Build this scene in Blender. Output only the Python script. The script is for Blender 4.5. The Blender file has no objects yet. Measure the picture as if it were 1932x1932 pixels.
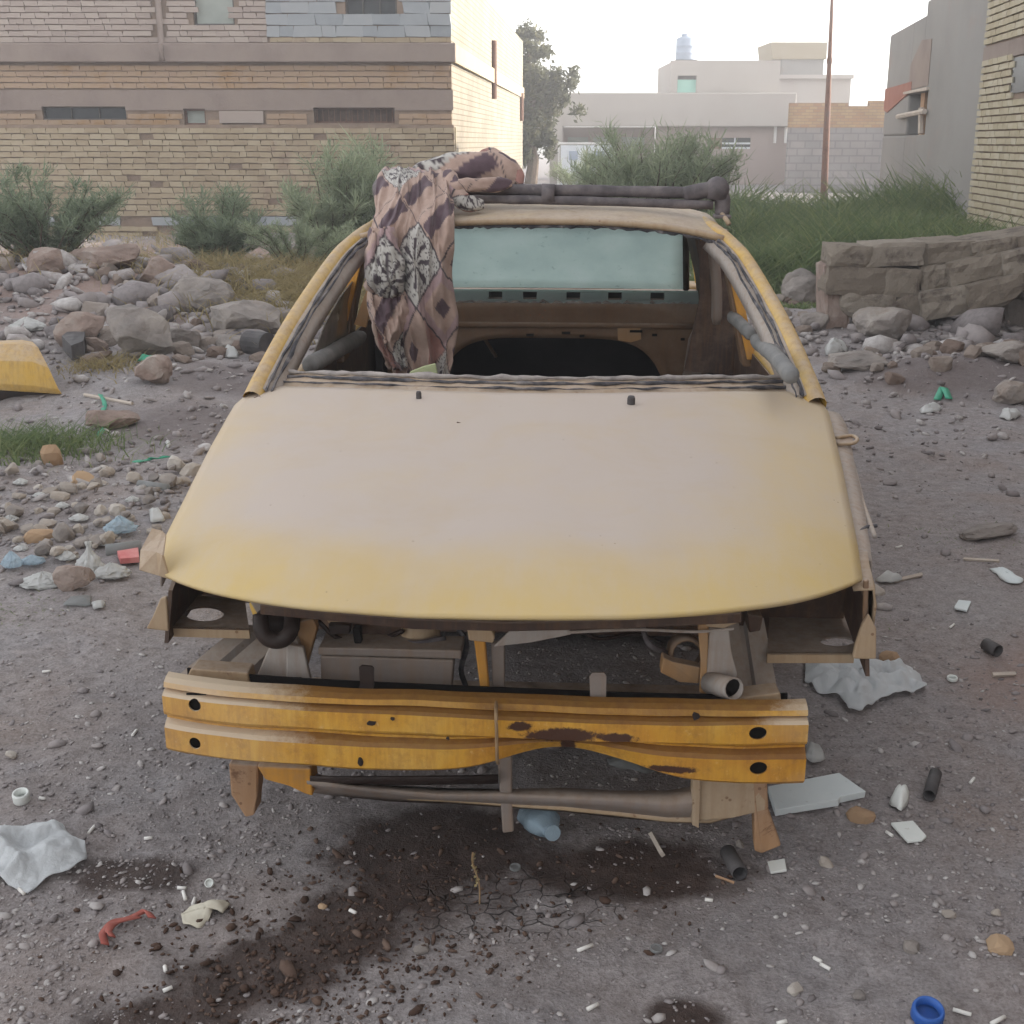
import bpy, bmesh, math, random
import numpy as np
from mathutils import Vector, Matrix, noise as mn
random.seed(7); RNG = np.random.default_rng(7)
sc = bpy.context.scene
COL = sc.collection

# ------------------------------------------------------------------ camera
FPX = 2400.; CAMH = 1.37; HOR = 268.
PITCH = math.atan((966 - HOR) / FPX)
cd = bpy.data.cameras.new('camera'); cam = bpy.data.objects.new('camera', cd); COL.objects.link(cam)
cd.sensor_width = 36.; cd.lens = 36. * FPX / 1932.; cd.clip_start = .05; cd.clip_end = 3000.
cam.location = (0, 0, CAMH); cam.rotation_euler = (math.pi / 2 - PITCH, 0, 0)
sc.camera = cam
# ------------------------------------------------------------------ sky, sun, exposure
SUN_EL = math.radians(16.); SUN_AZ = math.radians(14.)     # azimuth from +X towards +Y
w = bpy.data.worlds.new('World'); sc.world = w; w.use_nodes = True
nt = w.node_tree; nt.nodes.clear()
o_ = nt.nodes.new('ShaderNodeOutputWorld'); bg = nt.nodes.new('ShaderNodeBackground')
sky = nt.nodes.new('ShaderNodeTexSky'); sky.sky_type = 'NISHITA'; sky.sun_disc = False
sky.sun_elevation = SUN_EL; sky.sun_rotation = math.pi / 2 - SUN_AZ
sky.dust_density = 2.0; sky.air_density = 1.0; sky.ozone_density = 1.0
hs = nt.nodes.new('ShaderNodeHueSaturation'); hs.inputs['Saturation'].default_value = .12
nt.links.new(sky.outputs[0], hs.inputs['Color']); nt.links.new(hs.outputs[0], bg.inputs[0])
bg.inputs[1].default_value = .15
nt.links.new(bg.outputs[0], o_.inputs[0])
sd = bpy.data.lights.new('sun', 'SUN'); sun = bpy.data.objects.new('sun', sd); COL.objects.link(sun)
sd.energy = 2.2; sd.angle = math.radians(.6); sd.color = (1., .91, .78)
sdir = Vector((math.cos(SUN_EL) * math.cos(SUN_AZ), math.cos(SUN_EL) * math.sin(SUN_AZ), math.sin(SUN_EL)))
sun.rotation_euler = sdir.to_track_quat('Z', 'Y').to_euler(); sun.location = sdir * 60
vs = sc.view_settings; vs.view_transform = 'Standard'; vs.look = 'None'; vs.gamma = 1.; vs.use_curve_mapping = False
vs.exposure = 1.92

# ------------------------------------------------------------------ pixel helpers (photograph measured at 1932 x 1932)
CP, SP = math.cos(PITCH), math.sin(PITCH)
def ray(x, y):
    a = (x - 966) / FPX; b = -(y - 966) / FPX
    return (a, CP + b * SP, -SP + b * CP)
def atz(x, y, z):
    d = ray(x, y); t = (z - CAMH) / d[2]; return (d[0] * t, d[1] * t, z)
def aty(x, y, Y):
    d = ray(x, y); t = Y / d[1]; return (d[0] * t, Y, CAMH + d[2] * t)
YAW = math.radians(2.8); ROLL = math.radians(.1); ORG = (-.005, 2.2)
def w2c(q):
    x, y, z = q[0] - ORG[0], q[1] - ORG[1], q[2]
    u2 = x * math.cos(YAW) - y * math.sin(YAW); v = x * math.sin(YAW) + y * math.cos(YAW)
    return (u2 * math.cos(ROLL) - z * math.sin(ROLL), v, u2 * math.sin(ROLL) + z * math.cos(ROLL))
def cray(x, y):
    o = w2c((0, 0, CAMH)); d = ray(x, y); e = w2c((d[0], d[1], CAMH + d[2])); return o, [e[i] - o[i] for i in range(3)]
def cax(x, y, k, val):
    o, d = cray(x, y); t = (val - o[k]) / d[k]; return Vector((o[0] + d[0] * t, o[1] + d[1] * t, o[2] + d[2] * t))
def cu(x, y, u): return cax(x, y, 0, u)
def cv(x, y, v): return cax(x, y, 1, v)
def cz(x, y, z): return cax(x, y, 2, z)

# ------------------------------------------------------------------ noise
def _h(i, j, s):
    n = (i * 374761393 + j * 668265263 + s * 974634777) & 0xffffffff
    n = ((n ^ (n >> 13)) * 1274126177) & 0xffffffff
    return ((n ^ (n >> 16)) & 0xffff) / 65535.
def vn(x, y, s=0):
    x = np.asarray(x, float); y = np.asarray(y, float)
    i = np.floor(x).astype(np.int64); j = np.floor(y).astype(np.int64)
    fx = x - i; fy = y - j; fx = fx * fx * (3 - 2 * fx); fy = fy * fy * (3 - 2 * fy)
    return (_h(i, j, s) * (1 - fx) + _h(i + 1, j, s) * fx) * (1 - fy) + (_h(i, j + 1, s) * (1 - fx) + _h(i + 1, j + 1, s) * fx) * fy - .5
def fbm(x, y, o=4, s=0):
    r = 0; a = 1.; f = 1.
    for k in range(o):
        r = r + a * vn(np.asarray(x) * f + 17.3 * k, np.asarray(y) * f - 9.1 * k, s + k); a *= .5; f *= 2.03
    return r
def sstep(a, b, x):
    t = np.clip((np.asarray(x, float) - a) / (b - a), 0, 1); return t * t * (3 - 2 * t)
def HT(x, y):
    x = np.asarray(x, float); y = np.asarray(y, float)
    g = lambda cx, cy, rx, ry, h: h * np.exp(-((x - cx) / rx) ** 2 - ((y - cy) / ry) ** 2)
    z = .028 * fbm(x / .9, y / .9, 3, 3) + .018 * fbm(x / .16, y / .16, 3, 11) + .008 * fbm(x / .045, y / .045, 2, 23)
    far = sstep(5.5, 9., y)
    z = z + far * (.10 * fbm(x / 2.2, y / 2.2, 4, 31))
    z = z + g(-3.4, 9.9, 2.6, 1.6, .42) + g(-2.3, 7.3, .8, .7, .14) + g(-1.3, 10.4, 1.3, .9, .16) + g(3.2, 9.4, 1.6, .8, .14) + g(2.7, 7.4, .8, .35, .13) + g(3.3, 7.9, .7, .4, .15)
    z = z + g(-3.1, 6.8, .8, .6, -.07) + g(-1.5, 4.6, .5, .45, .03) + g(-2.4, 5.0, .9, .6, .07)
    carpad = np.exp(-((x - .05) / 1.) ** 4 - ((y - 4.2) / 2.1) ** 4)
    z = z * (1 - .7 * carpad) - .01 * carpad
    return z * (1 - sstep(26, 60, np.abs(y)))
def H(x, y): return float(HT(x, y))
def gp(x, y):
    z = 0.
    for k in range(5):
        p = atz(x, y, z); z = H(p[0], p[1])
    return Vector((p[0], p[1], z))

# ------------------------------------------------------------------ materials
def C(r, g, b, k=1.):
    f = lambda c: (c / 12.92 if c <= .04045 else ((c + .055) / 1.055) ** 2.4)
    return (f(r / 255.) * k, f(g / 255.) * k, f(b / 255.) * k, 1.)
MATS = {}
class NT:
    def __init__(s, name):
        s.m = bpy.data.materials.new(name); s.m.use_nodes = True; s.t = s.m.node_tree
        s.t.nodes.clear(); s.out = s.n('OutputMaterial'); s.p = s.n('BsdfPrincipled')
        s.l(s.p.outputs[0], s.out.inputs[0]); MATS[name] = s.m
    def n(s, typ, **k):
        x = s.t.nodes.new('ShaderNode' + typ)
        for a, b in k.items(): setattr(x, a, b)
        return x
    def l(s, a, b): s.t.links.new(a, b)
    def pos(s):
        if not hasattr(s, '_p'): s._p = s.n('NewGeometry').outputs['Position']
        return s._p
    def obj(s):
        if not hasattr(s, '_o'): s._o = s.n('TexCoord').outputs['Object']
        return s._o
    def noise(s, scale, detail=5, rough=.6, vec=None, dist=0.):
        x = s.n('TexNoise'); x.inputs['Scale'].default_value = scale; x.inputs['Detail'].default_value = detail
        x.inputs['Roughness'].default_value = rough; x.inputs['Distortion'].default_value = dist
        s.l(vec if vec is not None else s.pos(), x.inputs['Vector']); return x.outputs[0]
    def ramp(s, fac, stops):
        x = s.n('ValToRGB'); e = x.color_ramp.elements
        e[0].position = stops[0][0]; e[0].color = stops[0][1]; e[1].position = stops[-1][0]; e[1].color = stops[-1][1]
        for p, c in stops[1:-1]:
            k = e.new(p); k.color = c
        s.l(fac, x.inputs[0]); return x.outputs[0]
    def mix(s, fac, a, b, mode='MIX'):
        x = s.n('Mix'); x.data_type = 'RGBA'; x.blend_type = mode
        for i, v in ((0, fac), (6, a), (7, b)):
            if hasattr(v, 'node'): s.l(v, x.inputs[i])
            else: x.inputs[i].default_value = v
        return x.outputs[2]
    def math(s, op, a, b=0., c=0.):
        x = s.n('Math'); x.operation = op
        for i, v in enumerate((a, b, c)):
            if hasattr(v, 'node'): s.l(v, x.inputs[i])
            else: x.inputs[i].default_value = v
        return x.outputs[0]
    def col(s, c):
        if hasattr(c, 'node'): s.l(c, s.p.inputs['Base Color'])
        else: s.p.inputs['Base Color'].default_value = c
    def rough(s, r): 
        if hasattr(r, 'node'): s.l(r, s.p.inputs['Roughness'])
        else: s.p.inputs['Roughness'].default_value = r
    def bump(s, h, st=.5, d=.01):
        x = s.n('Bump'); x.inputs['Strength'].default_value = st; x.inputs['Distance'].default_value = d
        s.l(h, x.inputs['Height']); s.l(x.outputs[0], s.p.inputs['Normal'])
def M(name, cols, scale=8., rough=.85, bump=.3, bscale=60., bd=.005, spec=.3, rnd=None, metal=0., dirt=None):
    """colours spread by noise; rnd = 'obj' or 'island' adds a per-piece shade; dirt=(colour, scale, threshold)"""
    s = NT(name); n = len(cols)
    f = s.noise(scale)
    if rnd:
        r = s.n('ObjectInfo').outputs['Random'] if rnd == 'obj' else s.n('NewGeometry').outputs['Random Per Island']
        f = s.math('ADD', s.math('MULTIPLY', f, .5), s.math('MULTIPLY', r, .5))
        c = s.ramp(f, [(.18 + .62 * i / (n - 1), k) for i, k in enumerate(cols)]) if n > 1 else cols[0]
    else:
        c = s.ramp(f, [(.3 + .4 * i / (n - 1), k) for i, k in enumerate(cols)]) if n > 1 else cols[0]
    if dirt:
        d = s.ramp(s.noise(dirt[1], 7, .7), [(dirt[2], (0, 0, 0, 1)), (dirt[2] + .13, (1, 1, 1, 1))])
        c = s.mix(d, c, dirt[0])
    s.col(c); s.rough(rough); s.p.inputs['Specular IOR Level'].default_value = spec; s.p.inputs['Metallic'].default_value = metal
    if bump: s.bump(s.noise(bscale, 6, .65), bump, bd)
    return s.m

# ------------------------------------------------------------------ mesh builder
class MB:
    def __init__(s): s.v = []; s.f = []
    def add(s, vs, fs):
        b = len(s.v); s.v += [Vector(q) for q in vs]; s.f += [tuple(i + b for i in q) for q in fs]; return s
    def box(s, c, d, rot=None, jit=0.):
        q = []
        for k in range(8):
            p = Vector(((k & 1) - .5, (k >> 1 & 1) - .5, (k >> 2) - .5)); p = Vector((p.x * d[0], p.y * d[1], p.z * d[2]))
            if jit: p += Vector([random.uniform(-jit, jit) for _ in range(3)])
            if rot is not None: p = rot @ p
            q.append(p + Vector(c))
        return s.add(q, [(0, 2, 3, 1), (4, 5, 7, 6), (0, 1, 5, 4), (2, 6, 7, 3), (0, 4, 6, 2), (1, 3, 7, 5)])
    def tube(s, path, r, n=10, cap=True, wob=0.):
        path = [Vector(p) for p in path]; rs = r if hasattr(r, '__len__') else [r] * len(path)
        b = len(s.v); up = Vector((.13, .21, .97))
        for i, p in enumerate(path):
            t = (path[min(i + 1, len(path) - 1)] - path[max(i - 1, 0)]).normalized()
            a = t.cross(up)
            if a.length < 1e-3: a = t.cross(Vector((1, 0, 0)))
            a.normalize(); c = t.cross(a)
            for k in range(n):
                th = 2 * math.pi * k / n; rr = rs[i] * (1 + random.uniform(-wob, wob))
                s.v.append(p + a * math.cos(th) * rr + c * math.sin(th) * rr)
        m = len(path)
        for i in range(m - 1):
            for k in range(n):
                s.f.append((b + i * n + k, b + i * n + (k + 1) % n, b + (i + 1) * n + (k + 1) % n, b + (i + 1) * n + k))
        if cap:
            s.f.append(tuple(b + k for k in range(n))[::-1]); s.f.append(tuple(b + (m - 1) * n + k for k in range(n)))
        return s
    def grid(s, rows):
        b = len(s.v); n = len(rows[0])
        for r in rows: s.v += [Vector(p) for p in r]
        for i in range(len(rows) - 1):
            for k in range(n - 1):
                s.f.append((b + i * n + k, b + i * n + k + 1, b + (i + 1) * n + k + 1, b + (i + 1) * n + k))
        return s
    def prism(s, pts, off):
        """polygon pts (3D) extruded by vector off"""
        n = len(pts); pts = [Vector(p) for p in pts]; off = Vector(off); b = len(s.v)
        s.v += pts + [p + off for p in pts]
        s.f.append(tuple(b + i for i in range(n))[::-1]); s.f.append(tuple(b + n + i for i in range(n)))
        for i in range(n): s.f.append((b + i, b + (i + 1) % n, b + n + (i + 1) % n, b + n + i))
        return s
    def plate(s, pts, th=.004):
        pts = [Vector(p) for p in pts]; nrm = Vector((0, 0, 0))
        for i in range(len(pts)):
            a, c = pts[i], pts[(i + 1) % len(pts)]; nrm += a.cross(c)
        return s.prism(pts, nrm.normalized() * th)
    def lathe(s, prof, c=(0, 0, 0), n=20, axis=None):
        b = len(s.v); R = Matrix.Identity(3) if axis is None else Vector(axis).to_track_quat('Z', 'Y').to_matrix()
        for r, z in prof:
            for k in range(n):
                t = 2 * math.pi * k / n; s.v.append(R @ Vector((r * math.cos(t), r * math.sin(t), z)) + Vector(c))
        for i in range(len(prof) - 1):
            for k in range(n): s.f.append((b + i * n + k, b + i * n + (k + 1) % n, b + (i + 1) * n + (k + 1) % n, b + (i + 1) * n + k))
        return s
    def jitter(s, a, sc_=20.):
        for i, p in enumerate(s.v): s.v[i] = p + mn.noise_vector(p * sc_) * a
        return s
ROOTS = {}
def mesh(name, mb, mat, inv=None, smooth=False):
    me = bpy.data.meshes.new(name)
    vs_ = [tuple(inv @ v) for v in mb.v] if inv is not None else [tuple(v) for v in mb.v]
    me.from_pydata(vs_, [], mb.f); me.materials.append(MATS[mat] if isinstance(mat, str) else mat)
    bm = bmesh.new(); bm.from_mesh(me); bmesh.ops.recalc_face_normals(bm, faces=bm.faces); bm.to_mesh(me); bm.free()
    if smooth: me.polygons.foreach_set('use_smooth', [True] * len(me.polygons))
    me.update(); return me
def tag(o, label=None, cat=None, group=None, kind=None):
    if label: o['label'] = label
    if cat: o['category'] = cat
    if group: o['group'] = group
    if kind: o['kind'] = kind
    return o
def thing(name, label, cat, loc=(0, 0, 0), group=None, rot=None):
    o = bpy.data.objects.new(name, None); COL.objects.link(o); o.location = loc; o.empty_display_size = .1
    if rot: o.rotation_euler = rot
    R = o.rotation_euler.to_matrix().to_4x4() if rot else Matrix.Identity(4)
    ROOTS[o.name] = (Matrix.Translation(Vector(loc)) @ R).inverted()
    return tag(o, label, cat, group)
def top(o):
    while o.parent: o = o.parent
    return o
def part(name, mb, mat, parent, local=False, smooth=False, solid=0., bevel=0., sub=0, soff=-1., label=None, kind=None):
    """world coordinates unless local; the parent chain below the root is never transformed"""
    me = mesh(name, mb, mat, None if (local or parent is None) else ROOTS[top(parent).name], smooth)
    o = bpy.data.objects.new(name, me); COL.objects.link(o)
    if parent is not None: o.parent = parent
    mods(o, solid, bevel, sub, soff)
    return tag(o, label, None, None, kind)
def mods(o, solid=0., bevel=0., sub=0, soff=-1.):
    if sub: m = o.modifiers.new('s', 'SUBSURF'); m.levels = m.render_levels = sub
    if solid: m = o.modifiers.new('t', 'SOLIDIFY'); m.thickness = solid; m.offset = soff
    if bevel: m = o.modifiers.new('b', 'BEVEL'); m.width = bevel; m.segments = 2; m.limit_method = 'ANGLE'
def single(name, mb, mat, label, cat, group=None, origin=None, **k):
    """a thing that is one mesh, origin at its base"""
    if origin is None:
        c = sum(mb.v, Vector()) / len(mb.v); origin = Vector((c.x, c.y, min(v.z for v in mb.v)))
    sm = k.pop('smooth', False); kind = k.pop('kind', None)
    me = mesh(name, mb, mat, Matrix.Translation(Vector(origin)).inverted(), sm)
    o = bpy.data.objects.new(name, me); COL.objects.link(o); o.location = origin; mods(o, **k)
    return tag(o, label, cat, group, kind)
def structure(o): o['kind'] = 'structure'; return o
def npmesh(name, V, Fc, mat, smooth=False):
    V = np.asarray(V, np.float32); Fc = np.asarray(Fc, np.int32); me = bpy.data.meshes.new(name)
    k = Fc.shape[1]; me.vertices.add(len(V)); me.vertices.foreach_set('co', V.ravel())
    me.loops.add(Fc.size); me.loops.foreach_set('vertex_index', Fc.ravel())
    me.polygons.add(len(Fc)); me.polygons.foreach_set('loop_start', np.arange(0, Fc.size, k, dtype=np.int32))
    me.polygons.foreach_set('loop_total', np.full(len(Fc), k, np.int32))
    if smooth: me.polygons.foreach_set('use_smooth', [True] * len(Fc))
    me.update(); me.validate(); me.materials.append(MATS[mat]); return me
def npobj(name, V, Fc, mat, parent=None, smooth=False, **t):
    o = bpy.data.objects.new(name, npmesh(name, V, Fc, mat, smooth)); COL.objects.link(o)
    if parent is not None: o.parent = parent
    return tag(o, **t)
# ------------------------------------------------------------------ material library
s = NT('dirt')
P_ = s.pos()
big = s.noise(.55, 4); med = s.noise(3.2, 6, .65); fine = s.noise(28., 8, .7); gr = s.noise(140., 4, .7)
c = s.ramp(big, [(.32, C(137, 122, 113, 1.06)), (.5, C(138, 133, 134, 1.06)), (.68, C(144, 142, 147, 1.06))])
c = s.mix(s.ramp(med, [(.35, (0, 0, 0, 1)), (.7, (1, 1, 1, 1))]), c, C(126, 106, 94, 1.06))
c = s.mix(.62, c, s.ramp(fine, [(.3, C(92, 86, 86, 1.06)), (.5, C(141, 136, 137, 1.06)), (.72, C(178, 172, 172, 1.06))]), 'MIX')
c = s.mix(s.math('MULTIPLY', s.ramp(s.noise(1.3, 5, .6), [(.5, (0, 0, 0, 1)), (.72, (1, 1, 1, 1))]), .6), c, C(146, 120, 102, .85))
c = s.mix(s.math('MULTIPLY', s.ramp(s.noise(.9, 5, .6, None, .4), [(.55, (0, 0, 0, 1)), (.75, (1, 1, 1, 1))]), .45), c, C(158, 152, 148))
c = s.mix(.3, c, s.ramp(gr, [(.35, C(86, 82, 83, 1.06)), (.65, C(182, 178, 178, 1.06))]))
# oil and damp stains: soft blobs broken up by noise
def blob(cx, cy, rx, ry, ang=0.):
    mp = s.n('Mapping'); mp.vector_type = 'TEXTURE'
    mp.inputs['Location'].default_value = (cx, cy, 0); mp.inputs['Scale'].default_value = (rx, ry, 1.); mp.inputs['Rotation'].default_value = (0, 0, ang)
    s.l(P_, mp.inputs['Vector'])
    sx = s.n('SeparateXYZ'); s.l(mp.outputs[0], sx.inputs[0])
    r2 = s.math('ADD', s.math('MULTIPLY', sx.outputs[0], sx.outputs[0]), s.math('MULTIPLY', sx.outputs[1], sx.outputs[1]))
    return s.math('MAXIMUM', s.math('SUBTRACT', 1., s.math('SQRT', r2)), 0.)
def stain(lst):
    t = None
    for b in lst:
        q = blob(*b); t = q if t is None else s.math('MAXIMUM', t, q)
    return t
g1 = lambda x, y, rx, ry, a=0.: (atz(x, y, 0)[0], atz(x, y, 0)[1], rx, ry, a)
oil = stain([g1(830, 1600, .34, .30), g1(1180, 1640, .34, .17), g1(560, 1800, .40, .13, .5), g1(470, 1850, .26, .12, .3), g1(700, 1700, .30, .12, .7), g1(1290, 1915, .10, .06), g1(250, 1640, .17, .10), g1(330, 1900, .22, .10)])
oil = s.math('ADD', oil, s.math('MULTIPLY', s.math('SUBTRACT', s.noise(9., 6, .65), .5), 1.0))
oilm = s.ramp(oil, [(.16, (0, 0, 0, 1)), (.50, (1, 1, 1, 1))])
c = s.mix(s.math('MULTIPLY', oilm, .86), c, s.ramp(fine, [(.3, C(38, 25, 20)), (.6, C(62, 44, 36)), (.8, C(86, 66, 56))]))
# reddish rubble soil on the left heap and to the right of the wreck
red = stain([(-3.2, 10., 2.6, 2.4), (1.75, 3.1, .9, .6), (-1.7, 12.5, 2., 2.), (-4., 15.5, 5., 5.)])
red = s.math('ADD', red, s.math('MULTIPLY', s.math('SUBTRACT', s.noise(2.5, 6), .5), .9))
c = s.mix(s.math('MULTIPLY', s.ramp(red, [(.25, (0, 0, 0, 1)), (.7, (1, 1, 1, 1))]), .6), c, C(150, 122, 110))
# mud cracks in front of the bumper
vo = s.n('TexVoronoi'); vo.feature = 'DISTANCE_TO_EDGE'; vo.inputs['Scale'].default_value = 24.
wv = s.n('Mix'); wv.data_type = 'VECTOR'; wv.inputs[0].default_value = .06
nv = s.n('TexNoise'); nv.inputs['Scale'].default_value = 14.; s.l(P_, nv.inputs['Vector'])
s.l(P_, wv.inputs[4]); s.l(nv.outputs[1], wv.inputs[5]); s.l(wv.outputs[1], vo.inputs['Vector'])
crm = s.math('MULTIPLY', s.ramp(vo.outputs[0], [(.0, (1, 1, 1, 1)), (.035, (0, 0, 0, 1))]), s.ramp(blob(*g1(960, 1700, .26, .15)), [(.1, (0, 0, 0, 1)), (.4, (1, 1, 1, 1))]))
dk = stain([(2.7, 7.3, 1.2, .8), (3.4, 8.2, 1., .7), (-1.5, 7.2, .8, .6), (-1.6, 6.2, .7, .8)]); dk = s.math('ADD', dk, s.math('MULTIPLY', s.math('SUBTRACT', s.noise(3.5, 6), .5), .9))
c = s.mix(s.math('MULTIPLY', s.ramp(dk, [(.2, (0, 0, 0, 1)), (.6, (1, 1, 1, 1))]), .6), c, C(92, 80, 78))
c = s.mix(s.math('MULTIPLY', crm, .5), c, C(30, 25, 24))
s.col(c); s.p.inputs['Specular IOR Level'].default_value = .18
s.rough(s.ramp(oilm, [(0., (.95, .95, .95, 1)), (1., (.6, .6, .6, 1))]))
h = s.math('ADD', s.math('MULTIPLY', fine, .8), s.math('MULTIPLY', gr, .45)); h = s.math('SUBTRACT', h, s.math('MULTIPLY', crm, 1.3))
s.bump(h, .9, .012)

M('pebble', [C(104, 98, 98), C(136, 129, 129), C(148, 140, 138), C(186, 182, 180)], 30., .9, .3, 200., .002, rnd='island')
M('clod', [C(50, 37, 31), C(78, 60, 51), C(108, 90, 80)], 30., .95, .4, 150., .003, rnd='island')
M('stone', [C(106, 101, 100), C(142, 134, 128), C(160, 150, 140), C(184, 178, 172)], 14., .9, .5, 70., .006, rnd='obj')
M('chunk', [C(112, 96, 87, .85), C(134, 117, 107, .85), C(146, 134, 125, .85), C(158, 148, 141, .85)], 9., .92, .8, 50., .012, rnd='obj')
M('stone_tan', [C(150, 122, 96), C(176, 150, 122)], 14., .9, .5, 60., .006, rnd='obj')
M('concrete', [C(122, 116, 112, 0.9), C(146, 138, 133, 0.9), C(166, 158, 150, 0.9)], 6., .92, .7, 45., .012, dirt=(C(138, 122, 112, 0.9), 3., .56))
M('concrete_red', [C(120, 104, 96), C(140, 122, 113), C(156, 144, 136)], 6., .92, .7, 45., .012)
M('block', [C(132, 120, 108, .72), C(150, 139, 126, .72), C(166, 156, 144, .72)], 9., .92, .9, 70., .01, rnd='obj', dirt=(C(116, 104, 96, .6), 5., .52))
M('brick_yellow', [C(190, 170, 142, 0.58), C(208, 188, 158, 0.58), C(220, 203, 174, 0.58)], 5., .9, .4, 40., .006, rnd='obj', dirt=(C(176, 148, 132, 0.58), .7, .55))
M('brick_yellow_i', [C(190, 170, 142, 0.58), C(208, 188, 158, 0.58), C(220, 203, 174, 0.58)], 5., .9, .4, 40., .006, rnd='island', dirt=(C(176, 148, 132, 0.58), .7, .55))
M('brick_brown', [C(190, 158, 138, 0.58), C(208, 178, 152, 0.58), C(214, 186, 150, 0.58)], 4., .9, .4, 40., .006, rnd='island', dirt=(C(200, 160, 116, 0.58), .9, .52))
M('brick_pink', [C(196, 178, 168, 0.58), C(212, 194, 184, 0.58), C(220, 204, 192, 0.58)], 4., .9, .4, 40., .006, rnd='island')
M('brick_right', [C(206, 190, 160, 0.58), C(222, 208, 178, 0.58), C(230, 218, 194, 0.58)], 5., .9, .4, 40., .006, rnd='obj')
M('brick_right_i', [C(206, 190, 160, 0.58), C(222, 208, 178, 0.58), C(230, 218, 194, 0.58)], 5., .9, .4, 40., .006, rnd='island')
M('grey_block', [C(178, 184, 190, 0.58), C(194, 199, 204, 0.58), C(206, 208, 210, 0.58)], 5., .9, .4, 40., .006, rnd='obj')
M('mortar', [C(138, 120, 106, 0.8), C(160, 140, 124, 0.8)], 5., .95, .5, 40., .01)
M('mortar_grey', [C(150, 150, 152, 0.58), C(164, 164, 166, 0.58)], 5., .95, .4, 40., .01)
M('plaster_brown', [C(166, 148, 140, 0.56), C(184, 166, 156, 0.56), C(192, 174, 162, 0.56)], 1.4, .93, .5, 25., .012)
M('plaster_pale', [C(205, 188, 178, 0.58), C(214, 198, 188, 0.58)], 1.4, .93, .3, 25., .01)
M('plaster_grey', [C(192, 188, 184, 0.45), C(204, 199, 195, 0.45), C(210, 206, 203, 0.45)], .5, .93, .4, 12., .012, dirt=(C(202, 186, 178, 0.5), .9, .55))
M('plaster_far', [C(220, 210, 202, .56), C(226, 217, 209, .56), C(224, 210, 203, .56)], .35, .93, .2, 10., .01)
M('plaster_far_pink', [C(214, 194, 186, .56), C(222, 204, 196, .56)], .35, .93, .2, 10., .01)
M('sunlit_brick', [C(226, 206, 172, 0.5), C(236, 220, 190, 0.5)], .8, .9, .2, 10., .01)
def bricktex(name, c1, c2, cm, sx, sz, horiz='X'):
    s = NT(name); sep = s.n('SeparateXYZ'); s.l(s.pos(), sep.inputs[0]); cb = s.n('CombineXYZ')
    s.l(sep.outputs[0 if horiz == 'X' else 1], cb.inputs[0]); s.l(sep.outputs[2], cb.inputs[1])
    b = s.n('TexBrick'); s.l(cb.outputs[0], b.inputs['Vector']); b.inputs['Scale'].default_value = 1.
    b.inputs['Brick Width'].default_value = sx; b.inputs['Row Height'].default_value = sz; b.inputs['Mortar Size'].default_value = sz * .1
    b.inputs['Color1'].default_value = c1; b.inputs['Color2'].default_value = c2; b.inputs['Mortar'].default_value = cm
    n_ = s.ramp(s.noise(1.2, 6), [(.35, (.82, .82, .82, 1)), (.65, (1.05, 1.05, 1.05, 1))])
    s.col(s.mix(1., b.outputs[0], n_, 'MULTIPLY')); s.rough(.92); s.p.inputs['Specular IOR Level'].default_value = .2
    s.bump(b.outputs[1], -.4, .02); return s.m
bricktex('far_brick', C(204, 162, 130, 0.58), C(216, 186, 146, 0.58), C(186, 160, 140, 0.58), .22, .08)
bricktex('far_block', C(176, 172, 172, 0.58), C(190, 182, 180, 0.58), C(160, 156, 156, 0.58), .42, .2)
bricktex('side_brick', C(234, 222, 200, .36), C(240, 230, 210, .36), C(206, 188, 164, .30), .24, .085, 'Y')
M('red_brick_patch', [C(196, 132, 116, .55), C(210, 152, 132, .55)], 4., .9, .4, 30., .01)
M('window_dark', [C(36, 40, 46), C(58, 62, 66)], 3., .25, 0)
M('window_grey', [C(150, 156, 150), C(170, 176, 168)], 2., .35, 0)
M('window_teal', [C(150, 200, 186), C(166, 210, 196)], 2., .4, 0)
M('iron', [C(70, 66, 66), C(96, 90, 88)], 8., .7, .2, 60., .003)
M('rust_iron', [C(92, 66, 56), C(118, 88, 74), C(100, 84, 78)], 8., .8, .4, 60., .004)
M('white_metal', [C(206, 212, 218), C(222, 226, 230)], 3., .5, .1, 20., .004, dirt=(C(176, 172, 170), 4., .58))
M('pvc', [C(206, 204, 200), C(220, 218, 214)], 5., .5, 0)
M('wood_grey', [C(170, 158, 148), C(196, 184, 172)], 7., .85, .5, 60., .006)
M('wood_tan', [C(150, 118, 92), C(176, 144, 114)], 9., .85, .4, 60., .004)
M('plaster_tan', [C(206, 188, 158, .5), C(214, 198, 170, .5)], .5, .93, .3, 12., .012)
M('tank', [C(150, 162, 180), C(166, 176, 192)], 4., .5, .1, 20., .004)
def leafmat(name, a, b, c_, tr=.35):
    s = NT(name); r = s.n('NewGeometry').outputs['Random Per Island']
    c = s.ramp(s.math('ADD', s.math('MULTIPLY', s.noise(1.6, 3), .7), s.math('MULTIPLY', r, .4)), [(.25, a), (.55, b), (.85, c_)])
    s.col(c); s.rough(.75); s.p.inputs['Specular IOR Level'].default_value = .25
    t = s.n('BsdfTranslucent'); s.l(c, t.inputs[0]); m = s.n('MixShader'); m.inputs[0].default_value = tr
    s.l(s.p.outputs[0], m.inputs[1]); s.l(t.outputs[0], m.inputs[2]); s.l(m.outputs[0], s.out.inputs[0]); return s.m
leafmat('tamarisk', C(130, 140, 118), C(152, 162, 134), C(172, 178, 148), .5)
leafmat('tamarisk_dark', C(112, 124, 106), C(132, 144, 120), C(152, 162, 134), .5)
leafmat('grass', C(88, 106, 74), C(112, 128, 86), C(146, 150, 106), .45)
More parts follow.
